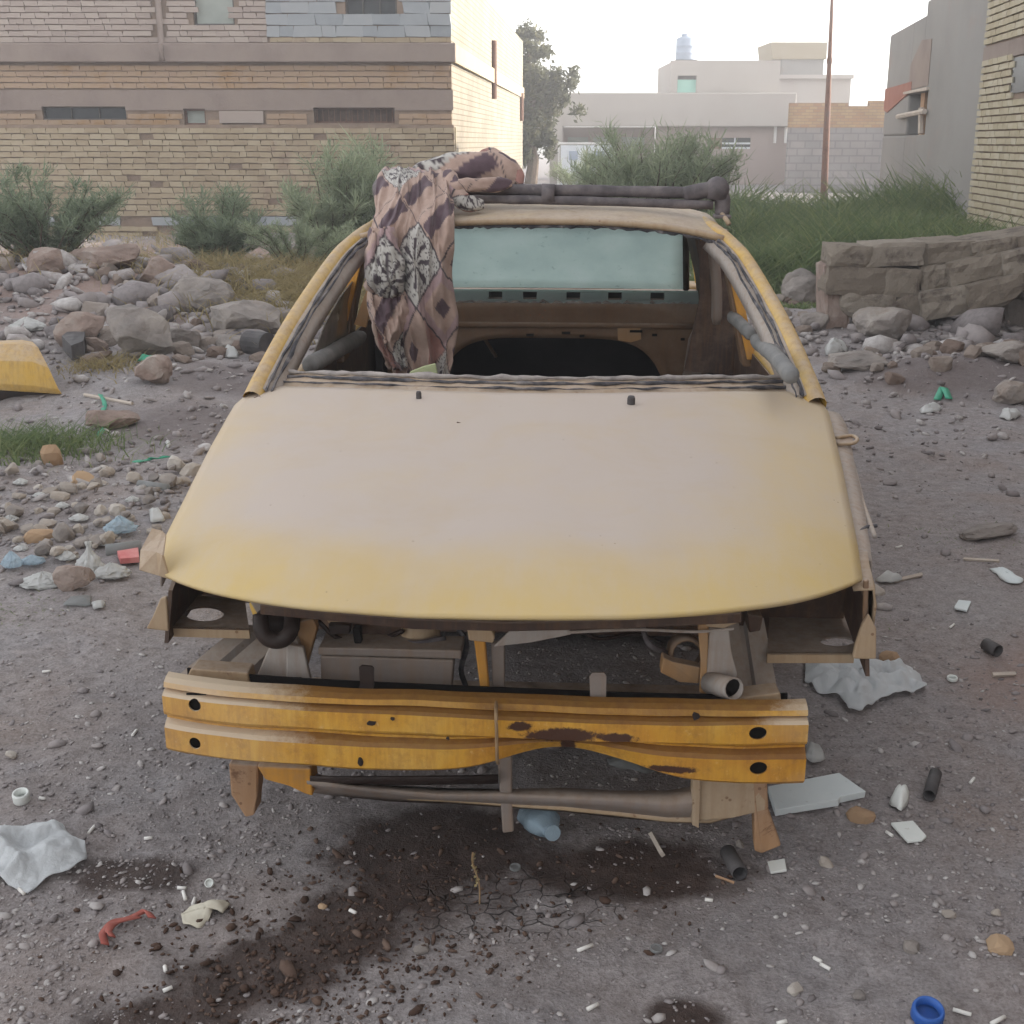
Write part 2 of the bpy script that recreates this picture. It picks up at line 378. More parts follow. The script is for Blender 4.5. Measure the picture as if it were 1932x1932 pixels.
leafmat('dry_grass', C(134, 122, 88), C(158, 144, 104), C(176, 160, 120))
leafmat('leaf_tree', C(58, 62, 44), C(80, 82, 56), C(104, 100, 68))
M('bark', [C(84, 72, 62), C(112, 98, 86)], 12., .95, .6, 60., .01)
# car
def paint(name, base, dust, amt, rust=None, attr=False, rough=.55, sc_=5.):
    s = NT(name); n1 = s.noise(sc_, 6, .6, s.obj()); n2 = s.noise(60., 5, .7, s.obj())
    m_ = s.math('ADD', s.math('MULTIPLY', n1, .55), s.math('MULTIPLY', n2, .12))
    if attr:
        a = s.n('Attribute'); a.attribute_name = 'dust'; m_ = s.math('ADD', s.math('SUBTRACT', m_, .33), a.outputs['Fac'])
        f = s.ramp(m_, [(.0, (0, 0, 0, 1)), (1., (1, 1, 1, 1))])
    else: f = s.ramp(m_, [(.34 - amt * .3, (0, 0, 0, 1)), (.62 - amt * .3, (1, 1, 1, 1))]); f = s.math('MULTIPLY', f, min(1., .35 + amt))
    c = s.mix(f, base, dust)
    if attr:
        mq = s.n('Mapping'); mq.inputs['Scale'].default_value = (1., .16, 1.); s.l(s.obj(), mq.inputs['Vector'])
        c = s.mix(s.math('MULTIPLY', s.ramp(s.noise(16., 7, .7, mq.outputs[0]), [(.42, (0, 0, 0, 1)), (.72, (1, 1, 1, 1))]), .28), c, C(186, 176, 166))
        c = s.mix(s.math('MULTIPLY', s.ramp(s.noise(3.2, 7, .7, s.obj(), .5), [(.48, (0, 0, 0, 1)), (.7, (1, 1, 1, 1))]), .22), c, C(178, 152, 104))
        vq = s.n('TexVoronoi'); vq.inputs['Scale'].default_value = 30.; s.l(s.obj(), vq.inputs['Vector'])
        sq = s.math('MULTIPLY', s.ramp(vq.outputs[0], [(.045, (1, 1, 1, 1)), (.075, (0, 0, 0, 1))]), s.ramp(s.noise(5., 3, .5, s.obj()), [(.56, (0, 0, 0, 1)), (.6, (1, 1, 1, 1))])); c = s.mix(s.math('MULTIPLY', sq, .7), c, C(120, 92, 70))
    if rust:
        r_ = s.ramp(s.noise(rust[1], 8, .75, s.obj(), .6), [(rust[2], (0, 0, 0, 1)), (rust[2] + .06, (1, 1, 1, 1))])
        c = s.mix(s.math('MULTIPLY', r_, .85), c, rust[0])
        v = s.n('TexVoronoi'); v.inputs['Scale'].default_value = 38.; s.l(s.obj(), v.inputs['Vector'])
        sp_ = s.math('MULTIPLY', s.ramp(v.outputs[0], [(.10, (1, 1, 1, 1)), (.15, (0, 0, 0, 1))]), s.ramp(s.noise(4.5, 3, .5, s.obj()), [(.52, (0, 0, 0, 1)), (.58, (1, 1, 1, 1))]))
        c = s.mix(s.math('MULTIPLY', sp_, .75), c, rust[0])
    if not attr:
        gn = s.n('NewGeometry'); sx = s.n('SeparateXYZ'); s.l(gn.outputs['Normal'], sx.inputs[0])
        up = s.math('MULTIPLY', s.ramp(sx.outputs[2], [(.25, (0, 0, 0, 1)), (.9, (1, 1, 1, 1))]), s.ramp(s.noise(14., 6, .7, s.obj()), [(.3, (.25, .25, .25, 1)), (.6, (.8, .8, .8, 1))]))
        c = s.mix(up, c, C(176, 160, 146))
        mp = s.n('Mapping'); mp.inputs['Scale'].default_value = (1., 1., .08); s.l(s.obj(), mp.inputs['Vector'])
        stq = s.ramp(s.noise(60., 4, .6, mp.outputs[0]), [(.45, (0, 0, 0, 1)), (.75, (1, 1, 1, 1))]); c = s.mix(s.math('MULTIPLY', stq, .35), c, C(132, 96, 62))
        gm = s.ramp(s.noise(11., 8, .75, s.obj()), [(.5, (0, 0, 0, 1)), (.72, (1, 1, 1, 1))]); c = s.mix(s.math('MULTIPLY', gm, .4), c, C(140, 118, 98))
    s.col(c); s.rough(s.ramp(f, [(0., (rough,) * 3 + (1,)), (1., (.88,) * 3 + (1,))]) if attr else rough + .15)
    s.p.inputs['Specular IOR Level'].default_value = .2 if attr else .35; s.bump(s.noise(220., 4, .7, s.obj()), .12, .002); return s.m
paint('hood_paint', C(198, 168, 84), C(185, 172, 162), .7, attr=True)
paint('body_yellow', C(204, 160, 58), C(196, 176, 134), .35)
paint('pillar_yellow', C(206, 164, 62), C(200, 178, 122), .30)
paint('roof_paint', C(196, 170, 104), C(192, 178, 158), .75)
paint('beam_yellow', C(200, 142, 56), C(196, 160, 108), .05, (C(92, 58, 38), 3.6, .64), rough=.45)
paint('orange_primer', C(184, 130, 68), C(168, 140, 110), .6, (C(98, 64, 44), 7., .62))
paint('dusty_tan', C(164, 138, 106), C(176, 158, 136), .5, (C(112, 80, 58), 7., .64))
paint('rusty_tan', C(168, 126, 86), C(160, 134, 112), .5, (C(104, 72, 52), 6., .56))
paint('dusty_grey', C(148, 142, 138), C(176, 166, 158), .5, (C(120, 96, 82), 8., .66))
paint('grey_panel', C(122, 112, 106), C(146, 134, 126), .5)
paint('inner_brown', C(112, 86, 64), C(138, 116, 96), .4, (C(150, 92, 60), 5., .66))
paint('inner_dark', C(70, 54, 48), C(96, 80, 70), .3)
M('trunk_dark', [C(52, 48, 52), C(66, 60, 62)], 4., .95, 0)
M('sealant', [C(50, 50, 54), C(82, 80, 84), C(132, 126, 124)], 24., .8, .5, 120., .004)
M('sealant_pale', [C(120, 114, 112), C(160, 152, 148), C(176, 168, 162)], 20., .85, .5, 120., .004)
M('rubber_dusty', [C(74, 70, 72), C(98, 92, 94), C(122, 114, 114)], 16., .75, .4, 120., .003, dirt=(C(142, 132, 128), 12., .62))
M('pad_grey', [C(112, 112, 112), C(136, 134, 132)], 12., .9, .3, 90., .004)
M('black_iron', [C(36, 28, 26), C(58, 46, 42)], 20., .6, .3, 120., .003)
M('hole_dark', [C(20, 17, 17), C(28, 24, 23)], 5., .95, 0)  # near-black that paints the shade inside holes and slots
s = NT('rear_glass'); c = s.ramp(s.noise(7., 5, .6, s.obj()), [(.3, C(206, 219, 218)), (.55, C(216, 228, 226)), (.72, C(222, 232, 231))])
dn = s.ramp(s.noise(26., 6, .7, s.obj()), [(.62, (0, 0, 0, 1)), (.70, (1, 1, 1, 1))]); c = s.mix(s.math('MULTIPLY', dn, .5), c, C(156, 176, 174))
s.col(c); s.rough(.5); t = s.n('BsdfTranslucent'); s.l(c, t.inputs[0]); m_ = s.n('MixShader'); m_.inputs[0].default_value = .7
s.l(s.p.outputs[0], m_.inputs[1]); s.l(t.outputs[0], m_.inputs[2]); s.l(m_.outputs[0], s.out.inputs[0])
s = NT('dirty_glass'); s.col(C(128, 120, 112)); s.rough(.5); t = s.n('BsdfTransparent'); t.inputs[0].default_value = C(210, 205, 198)
m_ = s.n('MixShader'); s.l(s.ramp(s.noise(9., 6, .6, s.obj()), [(.3, (.35, .35, .35, 1)), (.7, (.75, .75, .75, 1))]), m_.inputs[0])
s.l(t.outputs[0], m_.inputs[1]); s.l(s.p.outputs[0], m_.inputs[2]); s.l(m_.outputs[0], s.out.inputs[0])
s = NT('cloth'); a = s.n('Attribute'); a.attribute_name = 'print'; n_ = s.ramp(s.noise(45., 5, .6, s.obj()), [(.3, (.86, .86, .86, 1)), (.7, (1.06, 1.06, 1.06, 1))])
s.col(s.mix(1., a.outputs['Color'], n_, 'MULTIPLY')); s.rough(.95); s.p.inputs['Specular IOR Level'].default_value = .1
s.p.inputs['Sheen Weight'].default_value = .15; s.bump(s.noise(380., 3, .6, s.obj()), .35, .002)
M('green_fabric', [C(160, 168, 128), C(176, 182, 144)], 12., .9, .3, 90., .003)
# bumper beam: stains of its own at the tear, the ends and the lower right edge
def beam_extra():
    s = NT('beam_paint'); o = s.obj()
    n1 = s.noise(5., 6, .65, o); n2 = s.noise(26., 8, .75, o); n3 = s.noise(90., 5, .7, o)
    c = s.ramp(n1, [(.3, C(190, 132, 46)), (.5, C(203, 152, 58)), (.7, C(210, 168, 84))])
    mp = s.n('Mapping'); mp.inputs['Scale'].default_value = (1., 1., .10); s.l(o, mp.inputs['Vector'])
    c = s.mix(s.math('MULTIPLY', s.ramp(s.noise(75., 5, .65, mp.outputs[0]), [(.42, (0, 0, 0, 1)), (.72, (1, 1, 1, 1))]), .5), c, C(150, 98, 44))
    c = s.mix(s.math('MULTIPLY', s.ramp(n2, [(.50, (0, 0, 0, 1)), (.68, (1, 1, 1, 1))]), .45), c, C(128, 88, 52))
    c = s.mix(s.math('MULTIPLY', s.ramp(n3, [(.60, (0, 0, 0, 1)), (.70, (1, 1, 1, 1))]), .5), c, C(214, 178, 120))
    def bl(cx, cz_, rx, rz):
        q = s.n('Mapping'); q.vector_type = 'TEXTURE'; q.inputs['Location'].default_value = (cx, 0, cz_); q.inputs['Scale'].default_value = (rx, 50., rz); s.l(o, q.inputs['Vector'])
        ln = s.n('VectorMath'); ln.operation = 'LENGTH'; s.l(q.outputs[0], ln.inputs[0]); return s.math('SUBTRACT', 1., ln.outputs['Value'])
    def stains(lst, lo, hi, amp=.9):
        t = None
        for b in lst: v = bl(*b); t = v if t is None else s.math('MAXIMUM', t, v)
        t = s.math('ADD', t, s.math('MULTIPLY', s.math('SUBTRACT', s.noise(60., 9, .85, o), .5), amp * 1.8)); return s.ramp(t, [(lo, (0, 0, 0, 1)), (hi, (1, 1, 1, 1))])
    gn = s.n('NewGeometry'); sx = s.n('SeparateXYZ'); s.l(gn.outputs['Normal'], sx.inputs[0]); up = s.ramp(sx.outputs[2], [(.2, (0, 0, 0, 1)), (.6, (1, 1, 1, 1))])
    ends = stains([(-.60, .30, .24, .3), (.57, .34, .12, .05), (.57, .21, .08, .05)], .0, .5, .5)
    c = s.mix(s.math('MULTIPLY', up, .72), c, s.mix(ends, C(98, 66, 44), C(186, 172, 156)))
    c = s.mix(s.math('MULTIPLY', ends, s.math('ADD', .16, s.math('MULTIPLY', up, .5))), c, C(196, 180, 158))
    c = s.mix(stains([(.10, .315, .085, .02), (.11, .285, .018, .045), (.02, .335, .03, .012), (.20, .315, .05, .012), (.10, .26, .05, .014), (.30, .255, .06, .010), (.44, .195, .12, .014), (.36, .20, .10, .010)], .12, .34), c, C(72, 46, 34))
    c = s.mix(s.math('MULTIPLY', stains([(.50, .205, .09, .022), (.42, .195, .10, .016)], .25, .5, 1.2), .8), c, C(192, 190, 178))
    s.col(c); s.rough(s.ramp(n2, [(.3, (.45, .45, .45, 1)), (.7, (.8, .8, .8, 1))])); s.p.inputs['Specular IOR Level'].default_value = .35; s.bump(s.math('ADD', n2, n3), .25, .002)
beam_extra()
def film(name, col, op, rough=.35):
    s = NT(name); c = s.ramp(s.noise(14., 5, .6), [(.3, tuple(x * .85 for x in col[:3]) + (1,)), (.7, col)]); s.col(c); s.rough(rough)
    tl = s.n('BsdfTranslucent'); s.l(c, tl.inputs[0]); m1 = s.n('MixShader'); m1.inputs[0].default_value = .3
    s.l(s.p.outputs[0], m1.inputs[1]); s.l(tl.outputs[0], m1.inputs[2])
    t = s.n('BsdfTransparent'); m2 = s.n('MixShader'); m2.inputs[0].default_value = op
    s.l(t.outputs[0], m2.inputs[1]); s.l(m1.outputs[0], m2.inputs[2]); s.l(m2.outputs[0], s.out.inputs[0]); s.bump(s.noise(42., 6, .75, None, 1.2), .8, .010)
film('film_pale', C(242, 245, 247), .86); film('film_white', C(226, 226, 224), .9); film('film_blue', C(198, 220, 234), .6, .2); film('film_grey', C(166, 168, 168), .7)
M('foam_board', [C(200, 208, 210), C(212, 218, 218)], 6., .8, .3, 120., .002, dirt=(C(130, 120, 110), 34., .66))
M('white_plastic', [C(206, 210, 206), C(222, 224, 220)], 6., .55, 0, dirt=(C(150, 140, 130), 30., .66))
M('paper_white', [C(214, 210, 204), C(226, 224, 220)], 20., .85, 0)
M('dark_plastic', [C(56, 54, 56), C(92, 88, 88)], 12., .7, .2, 80., .003)
M('red_cloth', [C(150, 78, 70), C(172, 106, 96)], 12., .85, .3, 90., .003)
M('pale_cloth', [C(186, 178, 160), C(204, 200, 186)], 16., .9, .3, 90., .003)
M('red_box', [C(186, 92, 92), C(206, 146, 142)], 10., .6, 0)
M('blue_plastic', [C(44, 84, 156), C(60, 104, 178)], 10., .45, 0)
M('green_plastic', [C(48, 138, 112), C(76, 158, 128)], 10., .6, .2, 60., .003)
M('stalk', [C(132, 106, 78), C(158, 134, 104)], 30., .9, 0)
# ------------------------------------------------------------------ ground
def axis(lo, hi, fine, far, grow):
    a = list(np.arange(lo, hi + 1e-6, fine)); st = fine; x = hi
    while x < far[1]: st = min(st * grow, 40.); x += st; a.append(x)
    st = fine; x = lo; b = []
    while x > far[0]: st = min(st * grow, 40.); x -= st; b.append(x)
    return np.array(b[::-1] + a)
gx = axis(-2.2, 2.2, .015, (-130, 130), 1.045); gy = axis(1.45, 5.0, .015, (-40, 160), 1.03)
GX, GY = np.meshgrid(gx, gy); GZ = HT(GX, GY)
nx, ny = len(gx), len(gy); idx = np.arange(nx * ny).reshape(ny, nx)
Fg = np.stack([idx[:-1, :-1], idx[:-1, 1:], idx[1:, 1:], idx[1:, :-1]], -1).reshape(-1, 4)
structure(npobj('ground', np.stack([GX, GY, GZ], -1).reshape(-1, 3), Fg, 'dirt', None, True))

# icosahedron pieces scattered as loose gravel and clods
t_ = (1 + 5 ** .5) / 2
ICO = np.array([(-1, t_, 0), (1, t_, 0), (-1, -t_, 0), (1, -t_, 0), (0, -1, t_), (0, 1, t_), (0, -1, -t_), (0, 1, -t_), (t_, 0, -1), (t_, 0, 1), (-t_, 0, -1), (-t_, 0, 1)]) / 1.9
ICF = np.array([(0, 11, 5), (0, 5, 1), (0, 1, 7), (0, 7, 10), (0, 10, 11), (1, 5, 9), (5, 11, 4), (11, 10, 2), (10, 7, 6), (7, 1, 8), (3, 9, 4), (3, 4, 2), (3, 2, 6), (3, 6, 8), (3, 8, 9), (4, 9, 5), (2, 4, 11), (6, 2, 10), (8, 6, 7), (9, 8, 1)])
def scatter(name, X, Y, S, mat, label, cat, flat=.6, sink=.25, aniso=.45):
    n = len(X); ang = RNG.uniform(0, 2 * np.pi, n); ca, sa = np.cos(ang), np.sin(ang)
    B = ICO[None] * RNG.uniform(.72, 1.15, (n, 12, 1)) * np.stack([1 + RNG.uniform(0, aniso * 2, n), 1 - RNG.uniform(0, aniso, n), flat * RNG.uniform(.6, 1.2, n)], -1)[:, None, :]
    tl = RNG.normal(0, .25, n); B[:, :, 2] += B[:, :, 0] * tl[:, None]
    V = np.empty_like(B); V[:, :, 0] = B[:, :, 0] * ca[:, None] - B[:, :, 1] * sa[:, None]; V[:, :, 1] = B[:, :, 0] * sa[:, None] + B[:, :, 1] * ca[:, None]; V[:, :, 2] = B[:, :, 2]
    V *= S[:, None, None] * .5; Z = HT(X, Y) + S * .5 * flat * (1 - 2 * sink)
    V += np.stack([X, Y, Z], -1)[:, None, :]
    F_ = (ICF[None] + (np.arange(n) * 12)[:, None, None]).reshape(-1, 3)
    return npobj(name, V.reshape(-1, 3), F_, mat, label=label, cat=cat, kind='stuff')
def fan(n, y0, y1, k=.52, p=-1.6):
    u = RNG.uniform(0, 1, n); Y = (y0 ** p + u * (y1 ** p - y0 ** p)) ** (1 / p); return RNG.uniform(-k, k, n) * Y, Y
X, Y = fan(40000, 1.5, 10.5); cl = fbm(X * 1.7, Y * 1.7, 3, 71); k = RNG.uniform(-.45, .45, len(X)) < cl + .18
for (px, py, rx, ry) in ((830, 1600, .30, .24), (1180, 1640, .28, .12), (560, 1800, .32, .12), (470, 1850, .24, .1), (700, 1700, .26, .12)):
    c0 = gp(px, py); k &= (((X - c0.x) / rx) ** 2 + ((Y - c0.y) / ry) ** 2 > 1) | (RNG.uniform(0, 1, len(X)) < .12)
X, Y = X[k], Y[k]
scatter('gravel', X, Y, .0030 * np.exp(RNG.normal(.2, .6, len(X))) * (1 + .12 * Y), 'pebble', 'loose grey gravel and chips strewn over the dirt', 'gravel', .5, .3, .28)
X, Y = fan(260, 1.6, 9., .55, -.9)
scatter('pebbles', X, Y, .011 * np.exp(RNG.normal(.1, .45, len(X))), 'pebble', 'scattered larger pebbles lying on the dirt', 'pebbles', .5, .35, .25)
cx, cy = [], []
for (px, py, r, n) in ((700, 1660, .22, 200), (830, 1620, .26, 90), (560, 1800, .26, 260), (470, 1860, .24, 240), (640, 1860, .2, 200), (820, 1790, .18, 120), (1180, 1660, .28, 120), (420, 1740, .2, 60), (760, 1720, .2, 110)):
    c0 = gp(px, py); cx.append(RNG.normal(c0.x, r * .6, n)); cy.append(RNG.normal(c0.y, r * .38, n))
cx = np.concatenate(cx); cy = np.concatenate(cy)
scatter('dirt_clods', cx, cy, .0052 * np.exp(RNG.normal(.1, .5, len(cx))), 'clod', 'crumbly brown clods on the oil stained soil', 'clods', .8, .2)
# chips and rubble crumbs on the left heap and the right mound
cx, cy, cs = [], [], []
for (a, b, rx, ry, n, s0) in ((-2.6, 8.6, 1.4, .8, 900, .05), (-3.4, 10.2, 1.6, .9, 700, .06), (-1.75, 4.75, .45, .35, 700, .022), (3.0, 8.4, 1.0, .5, 700, .04), (1.9, 6.6, .5, 1.0, 450, .03), (-1.5, 6.4, .6, .9, 600, .03), (-3.0, 9.3, 1.5, .7, 420, .13), (-2.2, 8.6, .9, .4, 200, .11), (3.3, 8.7, .9, .35, 240, .11), (-4.6, 14., 2., 2., 500, .12)):
    cx.append(RNG.normal(a, rx, n)); cy.append(RNG.normal(b, ry, n)); cs.append(s0 * np.exp(RNG.normal(-.4, .55, n)))
cx = np.concatenate(cx); cy = np.concatenate(cy); cs = np.concatenate(cs)
scatter('rubble_crumbs', cx, cy, cs, 'pebble', 'small broken rubble crumbs on the heaps', 'rubble', .7)

# ------------------------------------------------------------------ vegetation
def blades(X, Y, h, w, lean, mat, name, label, cat, z0=None, kind='stuff'):
    n = len(X); a = RNG.uniform(0, 2 * np.pi, n); dx, dy = np.cos(a), np.sin(a); b = RNG.uniform(0, 2 * np.pi, n)
    lx, ly = np.cos(b) * lean * h, np.sin(b) * lean * h; Z = HT(X, Y) - .02
    P = lambda f, wd, sg: np.stack([X + lx * f * f + sg * dx * w * wd, Y + ly * f * f + sg * dy * w * wd, Z + h * f * (1 - .25 * f * lean)], -1)
    V = np.stack([P(0, 1, -1), P(0, 1, 1), P(.5, .8, 1), P(.5, .8, -1), P(1., .12, 1), P(1., .12, -1)], 1)
    q = np.array([(0, 1, 2, 3), (3, 2, 4, 5)]); F_ = (q[None] + (np.arange(n) * 6)[:, None, None]).reshape(-1, 4)
    return npobj(name, V.reshape(-1, 3), F_, mat, label=label, cat=cat, kind=kind)
n = 46000; Y = 10.6 + 11.5 * RNG.uniform(0, 1, n) ** 1.3; X = RNG.uniform(.13, .50, n) * Y + RNG.normal(0, .15, n)
dens = vn(X * .8, Y * .8, 5); k = (dens + .25 * vn(X * 3, Y * 3, 6)) > -.30; X, Y = X[k], Y[k]
hh = (.22 + .42 * (vn(X * .9, Y * .9, 8) + .5) ** 1.5 + .34 * RNG.uniform(0, 1, len(X)) ** 3 + .10 * RNG.uniform(-1, 1, len(X))) * (1 + .5 * sstep(17, 21, Y)); hh *= np.clip((X / Y - .12) / .05, .25, 1) * np.clip((Y - 10.3 - 1.2 * (vn(X * 1.3, X * 0 + 3., 19) + .5)) / 1.6, .12, 1)
blades(X, Y, hh, .007 + .0006 * Y, .5 + .4 * RNG.uniform(0, 1, len(X)), 'grass', 'tall_grass', 'tall green weeds filling the plot behind the toppled wall', 'grass')
n = 16000; X = np.concatenate([RNG.normal(-2.35, .55, n // 4), RNG.normal(-1.55, .45, n // 4), RNG.normal(-3.5, .7, n // 4), RNG.uniform(-8., -.8, n // 4)]); Y = np.concatenate([RNG.normal(11.4, .6, n // 4), RNG.normal(9.6, .5, n // 4), RNG.normal(11., .6, n // 4), RNG.uniform(12.5, 19.3, n // 4)])
kk = vn(X * .9, Y * .9, 77) > -.12; X, Y = X[kk], Y[kk]
blades(X, Y, .10 + .16 * RNG.uniform(0, 1, len(X)), .005, .9, 'dry_grass', 'dry_grass', 'dry olive grass on the rubble below the brick wall', 'grass')
def tuft(px, py, r, n, h, mat, name, label):
    c0 = gp(px, py); X = RNG.normal(c0.x, r, n); Y = RNG.normal(c0.y, r * .8, n)
    return blades(X, Y, h * RNG.uniform(.4, 1, n), .0035, .9, mat, name, label, 'grass')
tuft(30, 850, .22, 1600, .17, 'grass', 'grass_patch', 'low dark green grass patch above the stone heap at left edge')
tuft(30, 1155, .10, 500, .035, 'grass', 'grass_patch', 'low sparse green growth on bare dirt below the white bags')
tuft(1850, 1010, .16, 500, .035, 'grass', 'grass_patch', 'thin green growth on the dirt at the right edge')
tuft(1640, 1180, .10, 500, .03, 'grass', 'grass_patch', 'thin green sprouts beside the right front of the wreck')
tuft(1870, 390, .5, 1500, .6, 'grass', 'weed_clump', 'darker weed clump against the pale brick house at right')
tuft(200, 690, .12, 500, .12, 'dry_grass', 'dry_tuft', 'dry yellowish tuft growing beside the yellow car corner')
def feather(name, label, base, h, r, nst, mat, lean=.0, spread=1., group='feathery bushes'):
    """tamarisk: many thin stems with fine upright twigs"""
    t = thing(name, label, 'bush', base, group); st = MB(); V = []; nt_ = 0
    for i in range(nst):
        a = random.uniform(0, 6.283); rr = r * math.sqrt(random.random()) * spread
        tip = Vector((math.cos(a) * rr + lean * h, math.sin(a) * rr, h * random.uniform(.55, 1.) * (1 - .35 * (rr / r) ** 2)))
        b0 = Vector((math.cos(a) * rr * .15, math.sin(a) * rr * .15, 0)); pts = []
        for k in range(5):
            f = k / 4; pts.append(b0.lerp(tip, f) + Vector((random.gauss(0, .02), random.gauss(0, .02), .12 * h * math.sin(f * 3.1))) * (1 if 0 < k < 4 else .3))
        st.tube(pts, [.012 * h, .009 * h, .006 * h, .004 * h, .002 * h], 4, False)
        for k in range(64):
            f = random.uniform(.15, 1.02); i0 = min(int(f * 4), 3); p = pts[i0].lerp(pts[i0 + 1], f * 4 - i0)
            d = Vector((random.gauss(0, 1), random.gauss(0, 1), random.uniform(.2, 1.6))).normalized(); L = random.uniform(.08, .24) * h * .9
            for q in range(3):
                e = p + d * L * random.uniform(.4, 1) + Vector([random.gauss(0, .035 * h) for _ in range(3)]); sd_ = Vector((random.gauss(0, 1), random.gauss(0, 1), random.gauss(0, .4))).normalized() * .0055 * (h ** .5)
                m = p.lerp(e, .55) + Vector([random.gauss(0, .02 * h) for _ in range(3)]); V += [p, m + sd_, e, m - sd_]; nt_ += 1
    part('stem', st, 'bark', t, True)
    npobj('foliage', np.array([tuple(v) for v in V]), np.arange(nt_ * 4).reshape(-1, 4), mat, t, kind=None)
    return t
def gpos(px, Y): x = aty(px, 400, Y)[0]; return (x, Y, H(x, Y) - .02)
feather('tamarisk_bush', 'large feathery green bush rising behind the car roof', gpos(1235, 16.), 1.72, 1.05, 70, 'tamarisk')
feather('tamarisk_bush', 'feathery bush behind the left windscreen pillar, tall against brick wall', gpos(640, 13.), 1.34, .72, 66, 'tamarisk')
feather('tamarisk_bush', 'tallest pale feathery sprig directly left of the draped blanket', gpos(705, 14.), 1.55, .28, 22, 'tamarisk', -.02)
feather('tamarisk_bush', 'dark dense feathery bush at the left edge of the plot', gpos(85, 10.2), .80, .74, 60, 'tamarisk_dark')
feather('tamarisk_bush', 'medium feathery bush midway along the brick wall foot', gpos(405, 11.5), .92, .45, 40, 'tamarisk_dark')
feather('tamarisk_bush', 'low olive bush at the foot of the left windscreen pillar', gpos(560, 10.6), .55, .55, 26, 'tamarisk')
feather('tamarisk_bush', 'small bush beside the far gateway, right of the tree', gpos(1100, 27.), 1.2, .9, 30, 'tamarisk')
def tree(base, h):
    t = thing('leafy_tree', 'olive green leafy tree standing beyond the sunlit house wall', 'tree', base)
    tr = MB(); tr.tube([(0, 0, 0), (.1, 0, h * .2), (-.05, .1, h * .42), (.1, 0, h * .62)], [.2, .16, .13, .08], 8)
    cl = [(-.1, 0, .95, .55), (-.3, .2, .80, .7), (.25, -.1, .70, .7), (.9, 0, .66, .55), (.55, .3, .58, .75), (-.2, .2, .58, .8), (.1, 0, .44, .7), (.3, .1, .34, .55), (-.35, 0, .40, .6), (-.1, .1, .25, .4)]
    V = []; nl = 0
    for (x, y, z, r) in cl:
        c0 = Vector((x, y, z * h)); tr.tube([(0, 0, h * max(.18, z - .22)), c0 * .6 + Vector((0, 0, z * h * .36)), c0], [.07, .04, .015], 5, False)
        for i in range(14):
            sc0 = c0 + Vector([random.gauss(0, r * .42) for _ in range(3)]); sr = r * random.uniform(.2, .38)
            for k in range(75):
                p = sc0 + Vector([random.gauss(0, sr * .55) for _ in range(3)]); a = Vector([random.gauss(0, 1) for _ in range(3)]).normalized(); b = a.orthogonal().normalized()
                L = random.uniform(.06, .11); V += [p - a * L, p + b * L * .45, p + a * L, p - b * L * .45]; nl += 1
    part('trunk', tr, 'bark', t, True)
    npobj('crown', np.array([tuple(v) for v in V]), np.arange(nl * 4).reshape(-1, 4), 'leaf_tree', t)
tree((aty(1000, 300, 38.)[0], 38., 0), 4.25)
# ------------------------------------------------------------------ haze volume, added to lift the darks
HAZE = True
if HAZE:
    hm = bpy.data.materials.new('haze'); hm.use_nodes = True; hn = hm.node_tree; hn.nodes.clear(); ho2 = hn.nodes.new('ShaderNodeOutputMaterial'); pv = hn.nodes.new('ShaderNodeVolumePrincipled')
    pv.inputs['Color'].default_value = (.95, .95, .97, 1); pv.inputs['Density'].default_value = .0058; pv.inputs['Anisotropy'].default_value = .2
    hn.links.new(pv.outputs[0], ho2.inputs['Volume']); MATS['haze'] = hm
    tag(npobj('haze', np.array([(x, y, z) for z in (-1.6, 7.2) for y in (-45., 166.) for x in (-135., 135.)]), np.array([(0, 2, 3, 1), (4, 5, 7, 6), (0, 1, 5, 4), (2, 6, 7, 3), (0, 4, 6, 2), (1, 3, 7, 5)]), 'haze'), 'thin added haze over the whole plot, lifting the darks', 'haze', None, 'stuff')
# ------------------------------------------------------------------ buildings
def WX(px, Y, py=200): return aty(px, py, Y)[0]
def WZ(py, Y): return aty(966, py, Y)[2]
def wall_boxes(mb, O, D, L, h0, h1, th, holes):
    """vertical wall from O along unit D, thickness th to the left of D; holes = (s0, s1, z0, z1)"""
    D = Vector((D[0], D[1], 0)).normalized(); N = Vector((-D.y, D.x, 0)); O = Vector((O[0], O[1], 0))
    ss = sorted({0., L, *[q for h in holes for q in h[:2] if 0 < q < L]}); zs = sorted({h0, h1, *[q for h in holes for q in h[2:] if h0 < q < h1]})
    for i in range(len(ss) - 1):
        for j in range(len(zs) - 1):
            cs, cz_ = (ss[i] + ss[i + 1]) / 2, (zs[j] + zs[j + 1]) / 2
            if any(h[0] < cs < h[1] and h[2] < cz_ < h[3] for h in holes): continue
            a = O + D * ss[i]; b = O + D * ss[i + 1]
            mb.prism([a + Vector((0, 0, zs[j])), b + Vector((0, 0, zs[j])), b + Vector((0, 0, zs[j + 1])), a + Vector((0, 0, zs[j + 1]))], N * th)
    return mb
BRK = []
for k in range(4):
    b = MB(); random.seed(100 + k); b.box((0, 0, 0), (1, 1, 1), None, .045); BRK.append(b)
